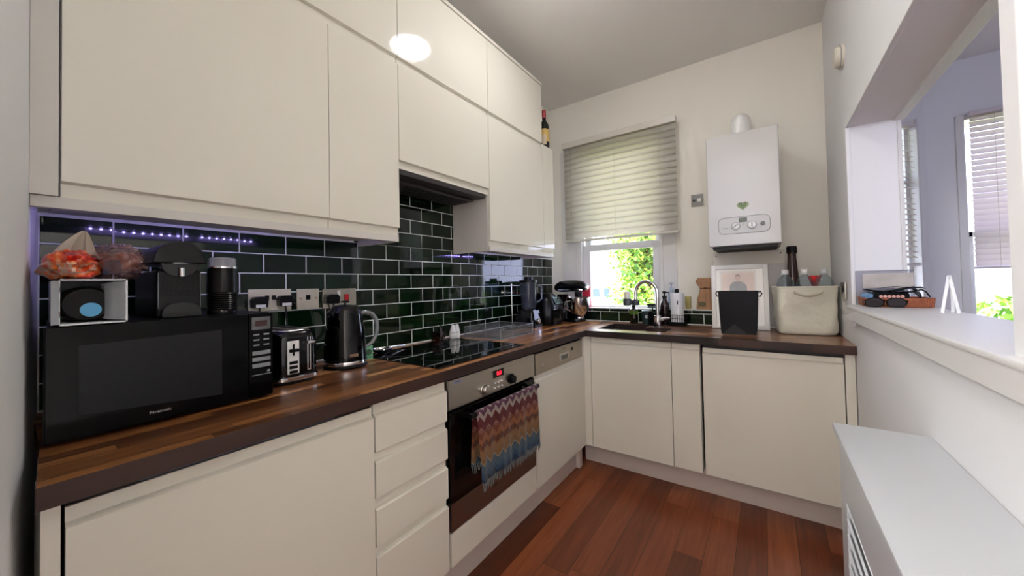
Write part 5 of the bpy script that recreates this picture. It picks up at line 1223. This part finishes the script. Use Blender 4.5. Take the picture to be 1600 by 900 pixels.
b = MB(); b.sheet([[(-0.09 + 0.155 * i / 10, -0.048 + 0.09 * j / 5, 0.079 - 0.004 * math.sin(i * 0.7)) for i in range(11)] for j in range(6)], 0.002); b.build('cover', pm('pages_grey', (124, 132, 142), 0.35), t)
t = on_tray('pouch', 'black pouch with scalloped pink edge in the wicker tray', 'pouch')
b = MB(); rr3(b, -0.018, -0.030, 0.052, 0.035, [(0.004, 0.012), (0.0, 0.02), (0.0, 0.052), (0.006, 0.060)], 0.012); b.build('pouch_body', BLACKM, t)
b = MB()
for i in range(6): b.lathe([(0.0058, 0), (0.0058, 0.002), (0.001, 0.003)], (-0.052 + 0.0125 * i, -0.0652, 0.043), 14, axis='y', M=Matrix.Identity(4))
for v in b.bm.verts: v.co.y = -0.0652 - (v.co.y + 0.0652)
b.build('scalloped_edge', pm('pouch_pink', (222, 164, 148), 0.5), t)
t = on_tray('sunglasses', 'black sunglasses resting at the window end of the wicker tray', 'sunglasses')
b = MB()
for s_ in (-1, 1):
    b.lathe([(0.001, 0), (0.020, 0.001), (0.021, 0.003), (0.001, 0.0045)], (0, 0, 0), 22, axis='y', M=Matrix.Translation((0.060 + 0.004 * s_, -0.04 + 0.023 * s_, 0.058)) @ Matrix.Rotation(math.radians(60), 4, 'Z') @ Matrix.Rotation(math.radians(-25), 4, 'X'))
b.build('lens', pm('lens_dark', (20, 22, 34), 0.05), t)
b = MB(); b.tube([(0.045, -0.068, 0.062), (0.075, -0.02, 0.070)], 0.003, 7); b.tube([(0.075, -0.018, 0.070), (0.088, -0.02, 0.060), (0.090, -0.05, 0.042)], 0.0028, 7); b.tube([(0.042, -0.07, 0.062), (0.0, -0.055, 0.060), (-0.02, -0.03, 0.062)], 0.0028, 7); b.build('frame_arms', BLACKG, t)
sg = thing('reading_glasses', 'black wide sunglasses lying on the sill in front of the wicker tray', 'sunglasses', (2.02, 1.925, SZ), math.radians(0), local=True)
b = MB()
for s_ in (-1, 1):
    b.prism([(s_ * 0.032 + 0.026 * math.copysign(abs(math.cos(a)) ** 0.7, math.cos(a)), 0.020 + 0.016 * math.sin(a)) for a in [2 * PI * k / 20 for k in range(20)]], -0.002, 0.002, 'y')
b.build('lens', pm('lens_brown', (44, 36, 36), 0.08), sg)
b = MB()
for s_ in (-1, 1):
    b.tube([(s_ * 0.032 + 0.028 * math.copysign(abs(math.cos(a)) ** 0.7, math.cos(a)), 0.0, 0.020 + 0.0175 * math.sin(a)) for a in [2 * PI * k / 20 for k in range(20)]], 0.0024, 6, closed=True)
    b.tube([(s_ * 0.058, 0, 0.028), (s_ * 0.066, 0.006, 0.027), (s_ * 0.062, 0.012, 0.010), (-s_ * 0.02, 0.013, 0.006)], 0.002, 6)
b.tube([(-0.006, 0, 0.026), (0, -0.001, 0.028), (0.006, 0, 0.026)], 0.0024, 6); b.build('frame_arms', BLACKG, sg)
ps = thing('acrylic_photo_stand', 'clear acrylic sheet stand with pale print behind the wicker tray', 'photo stand', (2.06, 2.104, SZ), 0, local=True)
b = MB(); b.box(-0.098, 0.088, -0.002, 0.002, 0.0, 0.150, bev=0.0006); b.build('sheet', clear_mat('acrylic2', (236, 236, 240), 1.5, 0.0, 0.12, (226, 222, 226)), ps)
b = MB(); b.tube([(-0.098, -0.002, 0.0), (-0.098, -0.002, 0.150), (0.088, -0.002, 0.150)], 0.0012, 6); b.build('edge', pm('edge_dark', (96, 92, 96), 0.3), ps)
MB().box(-0.075, 0.085, -0.0035, -0.0022, 0.074, 0.138).build('print', pm('print_pale', (190, 182, 172), 0.7, vary=(12, 0.15)), ps)
es = thing('mini_easel', 'tiny white folding easel on the far edge of the serving sill', 'easel', (2.13, 1.70, SZ), math.radians(0), local=True)
b = MB(); 
b.box(-0.004, 0.004, -0.002, 0.003, 0.0, 0.125, M=Matrix.Translation((-0.018, 0, 0)) @ Matrix.Rotation(math.radians(8), 4, 'Y'))
b.box(-0.004, 0.004, -0.002, 0.003, 0.0, 0.125, M=Matrix.Translation((0.018, 0, 0)) @ Matrix.Rotation(math.radians(-8), 4, 'Y'))
b.build('front_leg', WHITEP, es)
b = MB(); b.box(-0.004, 0.004, -0.002, 0.002, 0.0, 0.105, M=Matrix.Translation((0.006, 0.040, 0)) @ Matrix.Rotation(math.radians(22), 4, 'X')); b.build('rear_leg', WHITEP, es)
es.rotation_euler = (0, 0, math.radians(-15))

# ================================================================== TOWEL
def towel_mat():
    m = pm('towel_zigzag', (200, 190, 176), 0.9, sheen=0.3); nt = m.node_tree; N = nt.nodes; L = nt.links; b = N['Principled BSDF']
    uv = N.new('ShaderNodeUVMap'); uv.uv_map = 'UVMap'; sp = N.new('ShaderNodeSeparateXYZ'); L.new(uv.outputs[0], sp.inputs[0])
    def math_(op, a, b_=None, c=None):
        n = N.new('ShaderNodeMath'); n.operation = op
        for i, v in enumerate((a, b_, c)):
            if v is None: continue
            if isinstance(v, (int, float)): n.inputs[i].default_value = v
            else: L.new(v, n.inputs[i])
        return n.outputs[0]
    pp = math_('PINGPONG', sp.outputs[0], 0.0245)            # zigzag, metres
    zz = math_('MULTIPLY', pp, 1.0)
    def ramp(val, stops):
        cr = N.new('ShaderNodeValToRGB'); cr.color_ramp.interpolation = 'CONSTANT'; e = cr.color_ramp.elements
        while len(e) < len(stops): e.new(0.5)
        for i, (p, c) in enumerate(stops): e[i].position = p; e[i].color = lin(c)
        L.new(val, cr.inputs[0]); return cr.outputs[0]
    v = math_('MULTIPLY', sp.outputs[1], 0.9)                                         # 0 at fold, metres down the front
    vz = math_('MULTIPLY', math_('ADD', v, zz), 2.6)
    vt = math_('MULTIPLY', math_('SUBTRACT', v, zz), 2.6)
    WHT, PUR, RED_, PEA, ORA, TAN, LBL, NAV, CRE = (196, 178, 166), (100, 48, 78), (112, 24, 28), (172, 112, 96), (136, 72, 40), (160, 116, 72), (82, 104, 120), (32, 52, 78), (176, 156, 126)
    s = lambda d: d * 2.6
    A = ramp(vz, [(0, WHT), (s(.012), PUR), (s(.034), WHT), (s(.054), RED_), (s(.090), PEA), (s(.100), ORA), (s(.135), (140, 70, 44)), (s(.145), ORA), (s(.158), TAN), (s(.205), CRE), (s(.212), LBL), (s(.232), NAV), (s(.262), LBL), (s(.270), NAV)])
    B = ramp(vt, [(0, WHT), (s(.03), PEA), (s(.066), ORA), (s(.088), (170, 100, 58)), (s(.11), ORA), (s(.13), TAN), (s(.16), (150, 110, 70)), (s(.178), CRE), (s(.184), LBL), (s(.215), (60, 88, 118)), (s(.235), NAV)])
    # peach triangles hanging in the red/orange band
    selB = math_('GREATER_THAN', v, 0.083)
    m1 = N.new('ShaderNodeMix'); m1.data_type = 'RGBA'; L.new(selB, m1.inputs[0]); L.new(A, m1.inputs[6]); L.new(B, m1.inputs[7])
    # black dashed lines
    st = math_('LESS_THAN', math_('ABSOLUTE', math_('SUBTRACT', math_('PINGPONG', math_('SUBTRACT', v, 0.124), 0.0045), 0.00225)), 0.0012)
    inb = math_('MULTIPLY', math_('GREATER_THAN', v, 0.122), math_('LESS_THAN', v, 0.143))
    dash = math_('GREATER_THAN', math_('PINGPONG', math_('ADD', sp.outputs[0], math_('MULTIPLY', v, 0.6)), 0.0122), 0.004)
    k = math_('MULTIPLY', math_('MULTIPLY', st, inb), dash)
    m2 = N.new('ShaderNodeMix'); m2.data_type = 'RGBA'; L.new(k, m2.inputs[0]); L.new(m1.outputs[2], m2.inputs[6]); m2.inputs[7].default_value = lin((22, 22, 26))
    L.new(m2.outputs[2], b.inputs['Base Color'])
    n = N.new('ShaderNodeTexNoise'); n.inputs['Scale'].default_value = 900
    tc = N.new('ShaderNodeTexCoord'); L.new(tc.outputs['Object'], n.inputs[0])
    bp = N.new('ShaderNodeBump'); bp.inputs['Strength'].default_value = 0.3; bp.inputs['Distance'].default_value = 0.002; L.new(n.outputs['Fac'], bp.inputs['Height']); L.new(bp.outputs[0], b.inputs['Normal'])
    return m
tw = thing('tea_towel', 'zigzag patterned red orange and blue towel hung on the oven handle', 'towel', (0.65, 1.24, 0.44))
TM = towel_mat()
HXc, HZc, HR = XF + 0.05, 0.712, 0.0145
def towel_pt(u, s, back=0.20):
    """u along the handle 0..1, s distance from the fold top (positive front, negative back)"""
    y = 1.012 + 0.440 * u
    fold = 0.0050 * math.sin(u * 21 + 0.6) + 0.003 * math.sin(u * 47)
    arc = HR * PI / 2
    if s >= 0:
        if s < arc: a = s / HR; return (HXc + HR * math.sin(a), y, HZc + HR * math.cos(a))
        d = s - arc; k = min(d / 0.2, 1)
        return (HXc + HR + fold * k + 0.012 * k - 0.004, y + 0.010 * k * (0.5 - u) , HZc - d)
    s = -s
    if s < arc: a = s / HR; return (HXc - HR * math.sin(a), y, HZc + HR * math.cos(a))
    d = s - arc; k = min(d / 0.2, 1)
    return (HXc - HR - 0.012 * k + fold * 0.4 * k, y + 0.022 * k * u, HZc - d)
b = MB(); grid = []; uvs = []
FL, BLn = 0.292, 0.235
S = [-BLn + (BLn + FL) * i / 90 for i in range(91)]
for i, s_ in enumerate(S):
    row = []; ur = []
    for j in range(61):
        u = j / 60; e = 0.004 * math.sin(u * 40) if i in (0, 90) else 0
        row.append(towel_pt(u, s_ + e + (0.012 * (u - 0.5) if s_ > 0.2 else 0))); ur.append((u * 0.44 + 0.5, abs(s_)))
    grid.append(row); uvs.append(ur)
b.sheet(grid, 0.0016, uvs=uvs); b.build('cloth', TM, tw, smooth=60)
b = MB(); rf_ = random.Random(5)
for j in range(46):
    u = (j + 0.5) / 46; p = Vector(towel_pt(u, FL)); L_ = 0.020 + 0.014 * rf_.random()
    q = p + Vector((0.002 * rf_.uniform(-1, 1), 0.006 * rf_.uniform(-1, 1), -L_))
    b.tube([tuple(p + Vector((0, 0, 0.004))), tuple((p + q) / 2 + Vector((0.001, 0.002 * rf_.uniform(-1, 1), 0))), tuple(q)], 0.0022, 5, rr=[0.0018, 0.0026, 0.001])
    p = Vector(towel_pt(u, -BLn)); q = p + Vector((0, 0.01 * rf_.uniform(-0.3, 1), -L_)); b.tube([tuple(p + Vector((0, 0, 0.003))), tuple(q)], 0.0018, 5)
b.build('fringe', pm('fringe_grey', (104, 112, 116), 0.9), tw)
